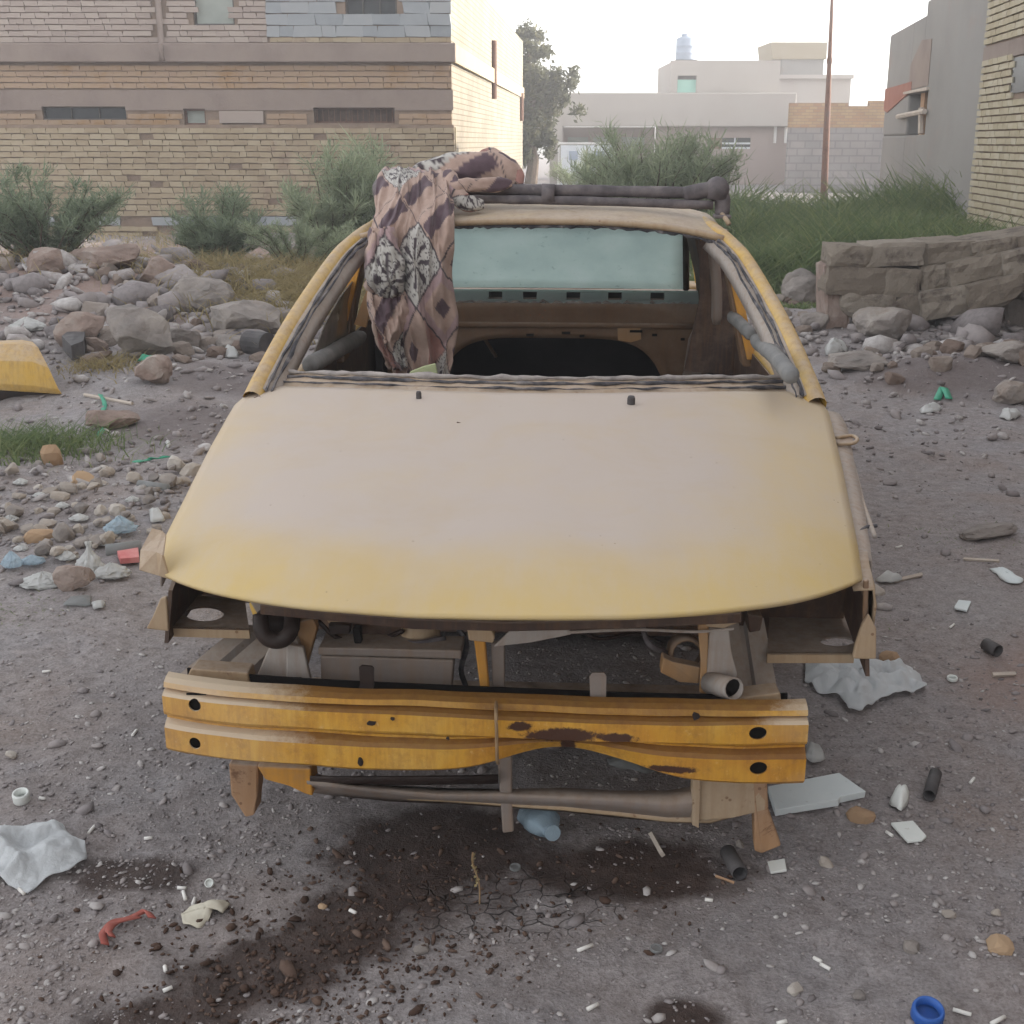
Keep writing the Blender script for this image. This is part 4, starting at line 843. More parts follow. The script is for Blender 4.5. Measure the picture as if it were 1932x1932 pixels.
# ---- screen pillars and roof rails, one tube-like section each side
def rail(sg): return [(sg * .756, 1.16, .700), (sg * .742, 1.275, .758), (sg * .708, 1.507, .868), (sg * .642, 1.80, 1.008), (sg * .600, 1.92, 1.060), (sg * .562, 2.03, 1.092), (sg * .540, 2.3, 1.105), (sg * .545, 2.7, 1.10), (sg * .58, 3.0, 1.05), (sg * .645, 3.3, .90), (sg * .68, 3.42, .80)]
for sg in (-1, 1):
    pt = spline(rail(sg), 60); m = MB(); rows = []
    for i, p in enumerate(pt):
        t_ = (pt[min(i + 1, 59)] - pt[max(i - 1, 0)]).normalized(); side = Vector((sg, 0, .35)); side = (side - t_ * side.dot(t_)).normalized(); nn = t_.cross(side) * sg
        if nn.z < 0: nn = -nn
        w_ = interp(i, [0, 8, 28, 40, 59], [.028, .027, .024, .028, .05]); h_ = .026
        rows.append([p + side * math.cos(th) * w_ * (1.0) + nn * math.sin(th) * h_ for th in np.linspace(0, 2 * math.pi, 13)])
    m.grid(rows); pl = cp('screen_pillar', m, 'pillar_yellow', smooth=True)
    # inner flange where the windscreen was glued, and the torn sealant on it
    rows = []
    for i in range(2, 27):
        p = pt[i]; rows.append([p + Vector((-sg * .018, -.016, .006)), p + Vector((-sg * .034, -.010, -.004)), p + Vector((-sg * .054, .0, -.012)), p + Vector((-sg * .062, .03, -.03))])
    cp('glass_flange', MB().grid(rows), 'dusty_grey', pl, smooth=True, solid=.004)
    random.seed(31 + sg)
    for off in (.030, .047):
        q = [pt[i] + Vector((-sg * off, -.022 + .012 * (off > .05), .004 - .006 * (off > .05))) + Vector(mn.noise_vector(Vector((i * .55, off * 90, sg)))) * .005 for i in range(2, 26)]
        cp('sealant_strip', MB().tube(q, [.0042 * (1 + 1.1 * mn.noise(Vector((i * .8, off * 77, sg * 3.)))) for i, _ in enumerate(q)], 6, wob=.35), 'sealant', pl)
        # sides: sill, doors' inner skins, rear quarter
    vs_ = [1.15, 1.5, 1.9, 2.3, 2.7, 3.1, 3.5, 3.9, 4.05]
    m = MB().grid([[(sg * (.775 + b_ - .02 * (v_ > 3.4) - .08 * (v_ > 3.95)), v_, z_) for v_ in vs_] for (z_, b_) in ((.04, .0), (.10, .02), (.30, .035), (.50, .03), (.63, .01), (.69, -.02))]); cp('side_panel', m, 'body_yellow', smooth=True, solid=.03, soff=-1.)
    m = MB().grid([[(sg * .735, v_, z_) for v_ in np.linspace(1.2, 3.2, 12)] for z_ in (.06, .3, .5, .67)]); cp('door_lining', m, 'inner_dark', solid=.01)
    # rear quarter upper and screen side
    m = MB().grid([[(sg * .70, 3.05, .66), (sg * .695, 3.3, .68), (sg * .70, 3.6, .70), (sg * .72, 4.0, .70)], [(sg * .66, 3.02, .90), (sg * .66, 3.2, .86), (sg * .69, 3.5, .79), (sg * .70, 4.0, .74)]]); cp('rear_quarter', m, 'body_yellow', solid=.012)
    m = MB().grid([[(sg * .66, 2.86, .60), (sg * .655, 3.12, .60)], [(sg * .63, 2.84, .85), (sg * .62, 3.08, .85)], [(sg * .575, 2.80, 1.07), (sg * .56, 2.98, 1.05)]]); cp('rear_pillar_lining', m, 'inner_dark', solid=.02)
    # centre pillar
    a0, a1 = Vector((sg * .70, 2.28, .62)), Vector((sg * .595, 2.28, 1.085))
    m = MB().prism([a0 + Vector((0, -.055, 0)), a0 + Vector((0, .055, 0)), a1 + Vector((0, .035, 0)), a1 + Vector((0, -.035, 0))], Vector((sg * .035, 0, 0))); cb = cp('centre_pillar', m, 'inner_brown', bevel=.006)
    m = MB().prism([a0 + Vector((sg * .01, -.075, .03)), a0 + Vector((sg * .01, -.057, .03)), a1 + Vector((sg * .01, -.037, -.03)), a1 + Vector((sg * .01, -.055, -.03))], Vector((sg * .03, 0, 0))); cp('door_frame', m, 'beam_yellow', cb)
    # roof side inner trim
    m = MB().grid([[(sg * .585, 1.98, 1.055), (sg * .56, 2.4, 1.085), (sg * .55, 2.9, 1.05)], [(sg * .60, 1.96, 1.03), (sg * .595, 2.4, 1.05), (sg * .585, 2.9, 1.01)]]); cp('roof_lining_edge', m, 'inner_dark', solid=.01)
# door-top rolls of grey foam
def roll(pts, r, name='door_top_padding', mat='pad_grey'):
    random.seed(len(name) + int(pts[0][0])); q = spline(pts, 22); mb = MB().tube(q, [r * (.72 if i in (0, 21) else 1) * random.uniform(.94, 1.06) for i in range(22)], 14, wob=.03); return cp(name, mb, mat, smooth=True)
roll([cu(1495, 712, .66), cu(1462, 672, .665), cu(1425, 640, .665)], .023); roll([cu(1418, 632, .665), cu(1398, 612, .665), cu(1380, 596, .66)], .021)
roll([cu(582, 690, -.665), cu(630, 664, -.665), cu(682, 634, -.66)], .027)
# dusty left door glass still standing half up
m = MB().grid([[cu(x, y, -.685) for x, y in ((590, 668), (635, 640), (668, 626))], [cu(x, y, -.68) for x, y in ((612, 610), (650, 575), (676, 560))], [cu(x, y, -.66) for x, y in ((640, 560), (672, 520), (690, 505))]]); cp('door_glass', m, 'dirty_glass', solid=.004)
cp('glass_channel', MB().tube([cu(575, 682, -.69), cu(610, 655, -.69), cu(655, 630, -.688)], .006, 6), 'black_iron')
m = MB().prism([cv(668, 612, 2.05), cv(690, 618, 2.05), cv(706, 545, 2.05), cv(694, 540, 2.05)], (0, .03, 0)); cp('door_frame', m, 'orange_primer')
# ---- scuttle below the screen
def rear_edge(s_): return hood_pt(s_, 1.)
m = MB().grid([[rear_edge(s_ * .97) + Vector((0, dv, dz)) for s_ in np.linspace(-1, 1, 49)] for dv, dz in ((-.03, -.016), (.008, -.008), (.04, .004), (.07, .016), (.095, .020), (.11, .0), (.115, -.05))]); sct = cp('scuttle', m, 'dusty_tan', smooth=True, solid=.006)
random.seed(44)
for dv, dz, r, mt in ((.083, .024, .0065, 'sealant_pale'), (.058, .015, .0045, 'sealant'), (.03, .006, .003, 'sealant')):
    q = [rear_edge(s_ * .965) + Vector((0, dv + .009 * mn.noise(Vector((s_ * 7, dv * 60, 0))) + .004 * mn.noise(Vector((s_ * 25, dv * 60, 3))), dz + .003 * mn.noise(Vector((s_ * 16, dv * 60, 7))))) for s_ in np.linspace(-1, 1, 110)]
    cp('sealant_strip', MB().tube(q, [r * (1 + 1.3 * mn.noise(Vector((i * .16, dv * 50, 0))) + .5 * mn.noise(Vector((i * .5, dv * 50, 4)))) for i in range(110)], 7, wob=.12), mt, sct, smooth=True)
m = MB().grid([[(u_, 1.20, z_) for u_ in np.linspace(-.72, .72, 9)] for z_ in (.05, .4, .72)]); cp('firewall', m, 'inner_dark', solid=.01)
# ---- cabin back: glass, shelf, bulkhead with arched opening, boot
G0, G1 = 3.30, 3.03
def rg(f, g): return Vector((lerp(-.565, .565, f) * lerp(1.03, .97, g), lerp(G0, G1, g) + .03 * (2 * f - 1) ** 2 * -1, lerp(.775, 1.04, g)))
m = MB().grid([[rg(i / 16, j / 6) for i in range(17)] for j in range(7)]); cp('rear_window', m, 'rear_glass', smooth=True, solid=.005)
m = MB()
m.tube([rg(0, 0), rg(0, 1), rg(.03, 1.06), rg(.97, 1.06), rg(1, 1), rg(1, 0)], .014, 8); cp('rear_window_seal', m, 'black_iron')
m = MB().grid([[(u_, v_, z_) for u_ in np.linspace(-.63, .63, 13)] for v_, z_ in ((3.34, .765), (3.06, .762), (3.045, .758))]); sh = cp('parcel_shelf', m, 'grey_panel', solid=.01)
# slotted strip along its front edge
m = MB(); xs = [935, 1000, 1082, 1160, 1240]; ul = [cv(x, 548, 3.05).x for x in xs]; edges = [-.63]
for u_ in ul: edges += [u_ - .028, u_ + .028]
edges.append(.63)
for i in range(0, len(edges), 2): m.box(((edges[i] + edges[i + 1]) / 2, 3.035, .768), (edges[i + 1] - edges[i], .012, .030))
m.box((0, 3.035, .787), (1.26, .0121, .008)); m.box((0, 3.035, .745), (1.26, .0121, .016)); m.jitter(.003, 60.); cp('slotted_rail', m, 'rear_glass', sh)
cp('slot_shade_plate', MB().box((0, 3.052, .766), (1.25, .01, .036)), 'hole_dark', sh)  # dark sheet behind the slots, painted as their inner shade
random.seed(9); cp('foam_remnant', MB().tube([(u_, 3.03 + random.gauss(0, .002), .739 + random.gauss(0, .003)) for u_ in np.linspace(-.6, .58, 70)], [random.uniform(.003, .009) for _ in range(70)], 6, wob=.3), 'sealant_pale', sh)
def archz(u_):
    f = (u_ - .02) / .50
    return .60 * (max(0., 1 - abs(f) ** 5)) ** (1 / 3.) if abs(f) < 1 else 0.
us = sorted(set(list(np.linspace(-.66, .66, 56)) + [.02 - .499, .02 + .499]))
m = MB(); rows = []
for g in np.linspace(0, 1, 7): rows.append([(u_, 3.0 - .02 * math.sin(g * 9) * .3, lerp(max(archz(u_), .05), .742, g)) for u_ in us])
m.grid(rows); bk = cp('seat_bulkhead', m, 'inner_brown', smooth=True, solid=.015, soff=1.)
m = MB(); m.tube([(u_, 2.985, .655) for u_ in np.linspace(-.6, .6, 12)], .012, 6); cp('bulkhead_rib', m, 'inner_brown', bk, smooth=True)
random.seed(4)
for x, y, w_ in ((1000, 632, .03), (1068, 628, .035), (1098, 634, .02), (1200, 625, .05), (1235, 632, .02), (1288, 640, .016)):
    c0 = cv(x, y, 2.978); cp('bracket_slot', MB().box(c0, (w_, .006, .010)), 'hole_dark', bk)
cp('rust_patch', MB().prism([cv(x, y, 2.978) for x, y in ((1165, 618), (1208, 616), (1210, 640), (1190, 646), (1166, 642))], (0, .003, 0)), 'orange_primer', bk)
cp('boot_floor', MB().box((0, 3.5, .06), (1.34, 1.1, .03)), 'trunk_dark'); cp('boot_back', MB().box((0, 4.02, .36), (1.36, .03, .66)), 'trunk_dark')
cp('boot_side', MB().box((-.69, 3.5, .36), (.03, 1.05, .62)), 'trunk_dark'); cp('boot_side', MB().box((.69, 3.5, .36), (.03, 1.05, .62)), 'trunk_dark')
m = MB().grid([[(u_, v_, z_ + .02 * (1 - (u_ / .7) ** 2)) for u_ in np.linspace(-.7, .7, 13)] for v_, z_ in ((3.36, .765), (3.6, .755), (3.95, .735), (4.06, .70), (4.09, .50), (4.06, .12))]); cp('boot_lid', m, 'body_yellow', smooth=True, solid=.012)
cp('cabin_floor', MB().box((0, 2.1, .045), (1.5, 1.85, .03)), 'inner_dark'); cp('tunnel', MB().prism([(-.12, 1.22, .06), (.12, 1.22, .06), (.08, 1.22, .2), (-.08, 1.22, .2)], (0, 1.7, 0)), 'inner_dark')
cp('hinge_strut', MB().tube([cv(915, 640, 3.1), cv(935, 672, 3.3)], .008, 6), 'inner_brown'); cp('hinge_strut', MB().tube([cv(1240, 645, 3.1), cv(1225, 665, 3.3)], .008, 6), 'inner_brown')
# right inner quarter and wheel housing, with hanging trim
m = MB().grid([[cv(x, y, 2.75) for x, y in ((1318, 455), (1350, 450), (1388, 470))], [cv(x, y, 2.72) for x, y in ((1320, 560), (1362, 560), (1402, 580))], [cv(x, y, 2.7) for x, y in ((1290, 700), (1362, 705), (1430, 712))]]); cp('quarter_lining', m, 'inner_dark', solid=.015)
m = MB().tube(spline([cv(1345, 470, 2.6), cv(1352, 540, 2.6), cv(1352, 612, 2.6)], 12), [.02] * 11 + [.014], 10); cp('hanging_trim', m, 'grey_panel', smooth=True)
m = MB().prism([cv(1300, 640, 2.9), cv(1318, 600, 2.9), cv(1338, 600, 2.9), cv(1322, 712, 2.9), cv(1288, 712, 2.9)], (0, .02, 0)); cp('trim_flap', m, 'grey_panel')
# ---- front: bumper beam
prof = [(.026, .190), (.008, .187), (-.004, .180), (-.008, .170), (.003, .164), (.003, .160), (-.015, .155), (-.020, .150), (-.020, .106), (-.017, .100), (.0, .086), (.0, .077), (-.014, .068), (-.020, .060), (-.020, .004), (-.010, -.006), (.022, -.010)]
BU0, BU1 = cv(306, 1350, -.03).x, cv(1524, 1400, -.045).x
BL0, BL1, BR0, BR1 = cv(312, 1428, -.035).z, cv(308, 1289, -.02).z, cv(1518, 1489, -.05).z, cv(1522, 1336, -.03).z
def beam_pt(f, k):
    u_ = lerp(BU0, BU1, f); d, zz = prof[k]; z0 = lerp(BL0, BR0, f) + .010; bow = (.04 if f < .5 else .02) * abs(2 * f - 1) ** 5 + .006 * (2 * f - 1) ** 2; hs2 = lerp(BL1 - BL0, BR1 - BR0, f) / .200
    dent = math.exp(-((u_ - .11) / .15) ** 2); low = max(0., 1 - zz / .09)
    z = z0 + zz * hs2 + dent * (.042 * low + .010 * (zz > .1) * -1); d += dent * (.03 * low + .016) + .004 * mn.noise(Vector((u_ * 9, zz * 30, 0)))
    z += .0025 * mn.noise(Vector((u_ * 6, zz * 20, 4)))
    return Vector((u_, -.045 + d + bow, z))
m = MB().grid([[beam_pt(i / 90, k) for i in range(91)] for k in range(len(prof))]); beam = cp('bumper_beam', m, 'beam_paint', solid=.004, soff=0.)
m = MB().grid([[(lerp(BU0 + .02, BU1 - .02, i / 20), .045 + .03 * (i / 10 - 1) ** 4, lerp(BL0, BR0, i / 20) + zz * .85) for i in range(21)] for zz in (.075, .16)]); cp('beam_back_plate', m, 'hole_dark', beam, solid=.004)  # back plate painted near-black for the shade behind the holes
# punched holes: cut right through the beam, dark plates added behind as the shade inside
cuts = []
for (x, y, rx, ry) in ((367, 1331, .0125, .0120), (368, 1402, .0115, .0120), (1430, 1383, .0165, .0125), (1431, 1449, .0165, .0125)):
    c0 = cv(x, y, -.06); f = (c0.x - BU0) / (BU1 - BU0); vf = beam_pt(f, 8 if y in (1331, 1383) else 14).y; c0 = cv(x, y, vf); cuts.append((c0, rx, ry))
    me_ = mesh('cutter', MB().prism([Vector((c0.x + rx * math.cos(a), vf - .02, c0.z + ry * math.sin(a))) for a in np.linspace(0, 2 * math.pi, 24, False)], (0, .032, 0)), 'hole_dark')
    co = bpy.data.objects.new('cutter', me_); COL.objects.link(co); co.parent = CAR; bo = beam.modifiers.new('h', 'BOOLEAN'); bo.object = co; bo.solver = 'EXACT'
    cp('hole_shade_plate', MB().prism([Vector((c0.x + sx_ * rx * 1.5, vf + .014, c0.z + sz_ * ry * 1.5)) for sx_, sz_ in ((-1, -1), (1, -1), (1, 1), (-1, 1))], (0, .003, 0)), 'hole_dark', beam)
bpy.context.view_layer.update(); dg = bpy.context.evaluated_depsgraph_get(); nm_ = bpy.data.meshes.new_from_object(beam.evaluated_get(dg))
beam.modifiers.clear(); beam.data = nm_
for o2 in [o for o in COL.objects if o.name.startswith('cutter')]: bpy.data.objects.remove(o2)
for (x, y, w_, h_) in ((700, 1365, .025, .006), (740, 1356, .010, .005), (845, 1393, .008, .005), (680, 1438, .012, .012), (1313, 1352, .016, .010)):
    c0 = cv(x, y, -.066); f = (c0.x - BU0) / (BU1 - BU0); vf = beam_pt(f, 8).y; c0 = cv(x, y, vf - .003); b = MB(); random.seed(x)
    b.prism([c0 + Vector((math.cos(a) * w_ * .5 * random.uniform(.6, 1.1), 0, math.sin(a) * h_ * random.uniform(.5, 1.))) for a in np.linspace(0, 6.28, 9, False)], (0, .002, 0)); cp('rust_pit', b, 'black_iron', beam)
# rusty tear in the middle
b = MB(); b.prism([cv(x, y, -.068) for x, y in ((1000, 1357), (1030, 1352), (1060, 1350), (1098, 1352), (1086, 1362), (1062, 1368), (1054, 1384), (1044, 1402), (1036, 1400), (1042, 1380), (1046, 1366), (1018, 1363))], (0, .012, 0))
m = MB().tube(spline([cv(936, 1322, -.03), cv(936, 1350, -.075), cv(937, 1385, -.077), cv(938, 1432, -.074), cv(940, 1440, -.03)], 14), .0035, 6); cp('tie_cord', m, 'stalk', beam)
# bent tabs standing on the beam
m = MB(); q = [(674, 1320), (668, 1325), (697, 1325)]
m.grid([[cv(666, 1325, .0), cv(697, 1327, .0)], [cv(672, 1312, .012), cv(700, 1312, .012)], [cv(680, 1290, .02), cv(706, 1292, .02)], [cv(678, 1258, .02), cv(706, 1260, .02)], [cv(683, 1254, .02), cv(702, 1256, .02)]]); tb = cp('mounting_tab', m, 'black_iron', solid=.004); cp('tab_hole', MB().lathe([(0, 0), (.006, 0)], cv(689, 1267, .0165), 12, (0, -1, 0)), 'dusty_grey', tb)
m = MB(); m.grid([[cv(1110, 1338, -.0), cv(1146, 1340, -.0)], [cv(1114, 1330, .01), cv(1143, 1330, .01)], [cv(1112, 1275, .02), cv(1144, 1275, .02)], [cv(1118, 1268, .02), cv(1140, 1268, .02)]]); tb = cp('mounting_tab', m, 'grey_panel', solid=.004); cp('tab_hole', MB().lathe([(0, 0), (.007, 0)], cv(1132, 1279, .0165), 12, (0, -1, 0)), 'hole_dark', tb)
cp('tab_foot', MB().prism([cv(x, y, -.02) for x, y in ((1112, 1336), (1146, 1338), (1150, 1348), (1108, 1348))], (0, .03, 0)), 'black_iron', tb)
# ---- lower cross panel and legs
m = MB().grid([[cv(x, lerp(y0, y1, g), .11 - .05 * math.sin(g * 3.1) + .012 * mn.noise(Vector((x * .02, g * 3, 0)))) for x, y0, y1 in ((580, 1455, 1496), (650, 1470, 1500), (740, 1480, 1512), (830, 1485, 1518), (950, 1486, 1526), (1060, 1490, 1532), (1160, 1488, 1540), (1260, 1490, 1552), (1340, 1480, 1550), (1440, 1476, 1520))] for g in np.linspace(0, 1, 7)]); m.jitter(.007, 16.); lp = cp('lower_cross_panel', m, 'grey_panel', smooth=True, solid=.006)
m = MB().grid([[cv(x, y, v_) for x, y in pts_] for v_, pts_ in ((.10, ((745, 1500), (850, 1502), (950, 1508), (1060, 1514), (1160, 1522), (1260, 1536), (1340, 1540), (1440, 1508))), (.085, ((770, 1510), (850, 1514), (950, 1522), (1060, 1530), (1160, 1540), (1260, 1552), (1340, 1554), (1442, 1526))))]); cp('panel_flange', m, 'dusty_tan', lp, smooth=True, solid=.008)
m = MB().prism([cv(x, y, .08) for x, y in ((938, 1430), (966, 1428), (966, 1510), (970, 1570), (948, 1573), (944, 1515))], (0, .02, 0)); cp('latch_post', m, 'grey_panel', bevel=.004)
m = MB().prism([cv(x, y, .06) for x, y in ((484, 1446), (586, 1450), (590, 1503), (574, 1498), (545, 1484), (500, 1472))], (0, .06, 0)); cp('beam_bracket', m, 'beam_yellow', bevel=.004)
m = MB().prism([cv(x, y, .08) for x, y in ((434, 1440), (488, 1448), (486, 1500), (480, 1535), (466, 1540), (436, 1498))], (0, .05, 0)); m.jitter(.006, 22.); cp('tow_leg', m, 'rusty_tan', bevel=.004)
m = MB().prism([cv(x, y, .06) for x, y in ((1312, 1468), (1448, 1472), (1446, 1530), (1380, 1545), (1312, 1550))], (0, .05, 0)); cp('beam_bracket', m, 'dusty_tan', bevel=.004)
m = MB().prism([cv(x, y, .05) for x, y in ((1308, 1466), (1322, 1466), (1318, 1562), (1306, 1556))], (0, .05, 0)); cp('bracket_web', m, 'dusty_tan')
m = MB().prism([cv(x, y, .06) for x, y in ((1418, 1474), (1446, 1474), (1452, 1530), (1474, 1596), (1440, 1612), (1424, 1606), (1422, 1530))], (0, .04, 0)); m.jitter(.005, 25.); cp('tow_leg', m, 'rusty_tan', bevel=.004)
m = MB().grid([[cv(x, y + 2 * math.sin(x), v_) for x in (585, 680, 780, 870, 940)] for y, v_ in ((1462, .05), (1474, .08), (1468, .2))]); cp('undertray', m, 'black_iron', smooth=True, solid=.006)
# ---- engine bay
def pl(name, pts, v_, mat, dep=.02, parent=None, jit=0., bev=.003, label=None):
    b = MB().prism([cv(p[0], p[1], v_ if len(p) < 3 else p[2]) for p in pts], (0, dep, 0))
    if jit: b.jitter(jit, 24.)
    return cp(name, b, mat, parent, bevel=bev)
for sg, shelf, hole, zsh in ((-1, ((314, 1182), (470, 1186), (462, 1132), (330, 1118)), (386, 1158, 37, 14), .425), (1, ((1448, 1232), (1612, 1232), (1640, 1150), (1452, 1150)), (1580, 1210, 32, 9), .385)):
    # lamp shelf with a punched hole
    bm = bmesh.new(); loops = [[cz(x, y, zsh) for x, y in shelf], [cz(hole[0] + hole[2] * math.cos(a), hole[1] + hole[3] * math.sin(a), zsh) for a in np.linspace(0, 2 * math.pi, 20, False)]]; ed = []
    for lp_ in loops:
        vv = [bm.verts.new(p) for p in lp_]; ed += [bm.edges.new((vv[i], vv[(i + 1) % len(vv)])) for i in range(len(vv))]
    bmesh.ops.triangle_fill(bm, edges=ed, use_beauty=True); mm = MB(); bm.verts.index_update(); mm.v = [v.co.copy() for v in bm.verts]; mm.f = [tuple(v.index for v in f.verts) for f in bm.faces]; bm.free()
    ls = cp('lamp_shelf', mm, 'inner_dark' if sg < 0 else 'grey_panel', solid=.004)
    e0, e1 = cz(*shelf[0], zsh), cz(*shelf[1], zsh); cp('shelf_lip', MB().prism([e0, e1, e1 + Vector((0, .0, -.022)), e0 + Vector((0, .0, -.022))], (0, .006, 0)), 'dusty_tan', ls)
    # dark inner wing behind
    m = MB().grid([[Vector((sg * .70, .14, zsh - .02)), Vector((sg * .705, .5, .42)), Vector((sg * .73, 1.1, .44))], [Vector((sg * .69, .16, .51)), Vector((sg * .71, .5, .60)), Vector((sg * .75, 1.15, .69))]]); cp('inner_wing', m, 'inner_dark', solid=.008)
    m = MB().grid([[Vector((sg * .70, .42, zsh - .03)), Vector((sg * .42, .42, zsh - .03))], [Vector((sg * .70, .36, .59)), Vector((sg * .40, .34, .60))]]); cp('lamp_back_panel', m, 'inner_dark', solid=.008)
pl('fender_mount', ((314, 1126), (318, 1190), (278, 1190), (290, 1165), (302, 1130)), .11, 'dusty_tan', .012, jit=.006)
pl('fender_mount', ((1608, 1245), (1655, 1244), (1656, 1185), (1640, 1160), (1626, 1180), (1612, 1215)), .12, 'dusty_tan', .012, jit=.005)
pl('fender_edge', ((1630, 1096), (1640, 1094), (1638, 1150), (1628, 1182), (1628, 1150)), .15, 'inner_brown', .01)
# torn corner of sheet at the bonnet's left front
m = MB().grid([[cv(x, y, v_) for x, y in ((262, 1075), (300, 1084), (316, 1092))] for v_ in (.10,)] + [[cv(266, 1036, .14), cv(292, 1040, .12), cv(306, 1046, .1)], [cv(286, 1000, .2), cv(305, 1004, .2), cv(314, 1010, .19)]]); m.jitter(.008, 20.); cp('torn_fender_corner', m, 'dusty_tan', solid=.005)
# rails
def chan(name, a, b, wa, wb, mat):
    """U channel from far a to near b (each (x, y, z) pixel + height)"""
    A, B = cz(*a), cz(*b); m = MB(); sd_ = Vector((1, 0, 0))
    rows = [[P + sd_ * w * q + Vector((0, 0, h_)) for q, h_ in ((-.5, -.05), (-.5, 0), (-.12, 0), (-.08, -.018), (.02, -.018), (.06, 0), (.5, 0), (.5, -.06))] for P, w in ((A, wa), (A.lerp(B, .5), (wa + wb) / 2), (B, wb))]
    m.grid(rows); return cp(name, m, mat, solid=.004)
chan('side_rail', (505, 1180, .40), (400, 1272, .335), .12, .13, 'dusty_grey'); chan('side_rail', (1402, 1165, .42), (1425, 1318, .30), .085, .095, 'dusty_grey')
pl('rail_end', ((360, 1262), (468, 1270), (474, 1300), (420, 1300), (350, 1284)), .05, 'dusty_tan', .05, jit=.004); pl('rail_end', ((1386, 1318), (1472, 1308), (1474, 1334), (1386, 1336)), .04, 'dusty_tan', .05, jit=.004)
pl('bracket_plate', ((478, 1290), (505, 1225), (530, 1208), (560, 1204), (572, 1240), (590, 1300), (540, 1302)), .12, 'dusty_grey', .02, jit=.003); bp = pl('bracket_arm', ((540, 1215), (572, 1222), (590, 1300), (540, 1300)), .10, 'dusty_grey', .014); pl('bracket_hole', ((555, 1278), (569, 1278), (569, 1288), (555, 1288)), .098, 'hole_dark', .003, bp)
pl('orange_post', ((556, 1175), (590, 1168), (598, 1185), (578, 1262), (560, 1262), (556, 1215)), .14, 'orange_primer', .03)
m = MB().tube(spline([cv(492, 1160, .10), cv(494, 1188, .085), cv(508, 1206, .08), cv(530, 1208, .08), cv(548, 1192, .085), cv(552, 1160, .12)], 20), .016, 12); cp('pipe_loop', m, 'black_iron', smooth=True)
m = MB().tube(spline([cv(500, 1165, .16), cv(520, 1180, .14), cv(542, 1165, .16)], 10), .028, 12); cp('hose_stub', m, 'black_iron', smooth=True)
pl('radiator_panel', ((604, 1238), (856, 1246), (850, 1316), (606, 1300)), .13, 'grey_panel', .05); pl('radiator_top_edge', ((600, 1222), (870, 1228), (870, 1244), (600, 1236)), .12, 'grey_panel', .08)
pl('rusty_block', ((612, 1150), (664, 1154), (664, 1178), (618, 1176)), .16, 'dusty_tan', .06); pl('bolt_lug', ((618, 1180), (662, 1180), (660, 1196), (624, 1198)), .14, 'black_iron', .03); pl('bolt_lug', ((664, 1185), (680, 1185), (682, 1215), (668, 1215)), .13, 'hole_dark', .02)
pl('side_gusset', ((468, 1132), (500, 1142), (520, 1160), (514, 1195), (486, 1185), (484, 1158)), .2, 'dusty_grey', .02, jit=.003)
m = MB().lathe([(.0, .06), (.03, .06), (.042, .03), (.05, -.04), (.05, -.05)], cv(790, 1208, .22), 16); m.jitter(.004, 30.); cp('dust_boot', m, 'dusty_tan', smooth=True)
pl('engine_lump', ((665, 1175), (760, 1178), (740, 1222), (690, 1222)), .2, 'inner_dark', .06, jit=.008)
pl('upper_support', ((490, 1140), (620, 1155), (780, 1168), (960, 1174), (1150, 1170), (1400, 1156), (1400, 1176), (1150, 1188), (960, 1192), (780, 1188), (620, 1172), (490, 1160)), .05, 'inner_dark', .04)
pl('yellow_stay', ((893, 1200), (914, 1198), (924, 1314), (908, 1316)), .06, 'beam_yellow', .02); pl('stay_bracket', ((880, 1176), (920, 1172), (934, 1200), (930, 1212), (884, 1210)), .055, 'dusty_tan', .03, jit=.003)
pl('grey_post', ((926, 1215), (952, 1215), (952, 1320), (930, 1320)), .08, 'grey_panel', .02)
pl('metal_strip', ((930, 1220), (1000, 1214), (1078, 1198), (1076, 1188), (960, 1190)), .06, 'dusty_grey', .006, jit=.002)
cp('stay_wire', MB().tube(spline([cv(1070, 1193, .06), cv(1200, 1188, .08), cv(1310, 1192, .08), cv(1385, 1186, .08)], 14), .003, 6), 'dusty_grey')
pl('orange_bracket', ((1268, 1248), (1322, 1260), (1320, 1290), (1282, 1288), (1246, 1268), (1250, 1240)), .14, 'orange_primer', .03, jit=.003); m = MB().lathe([(.036, -.05), (.036, .02), (.03, .03)], cv(1294, 1232, .2), 16, (0, -1, .25)); cp('lamp_can', m, 'inner_brown', smooth=True, solid=.003)
pl('orange_stay', ((1316, 1170), (1338, 1172), (1334, 1310), (1320, 1308), (1322, 1250)), .10, 'orange_primer', .012)
pl('dusty_column', ((1340, 1186), (1376, 1188), (1380, 1230), (1392, 1270), (1386, 1294), (1332, 1300), (1336, 1240)), .09, 'dusty_grey', .04, jit=.003); pl('column_cap', ((1318, 1166), (1400, 1158), (1392, 1176), (1366, 1186), (1336, 1184)), .07, 'dusty_tan', .04)
m = MB().tube([cv(1340, 1288, .09), cv(1385, 1300, .02)], .022, 14, False); st_ = cp('pipe_stub', m, 'dusty_grey', smooth=True, solid=.003); m = MB().lathe([(0, 0), (.020, 0)], cv(1378, 1298, .03), 14, (.4, -1, -.2)); cp('stub_bore', m, 'hole_dark', st_)
cp('cross_member', MB().box((0, .55, .10), (1.2, .12, .06)), 'inner_dark')
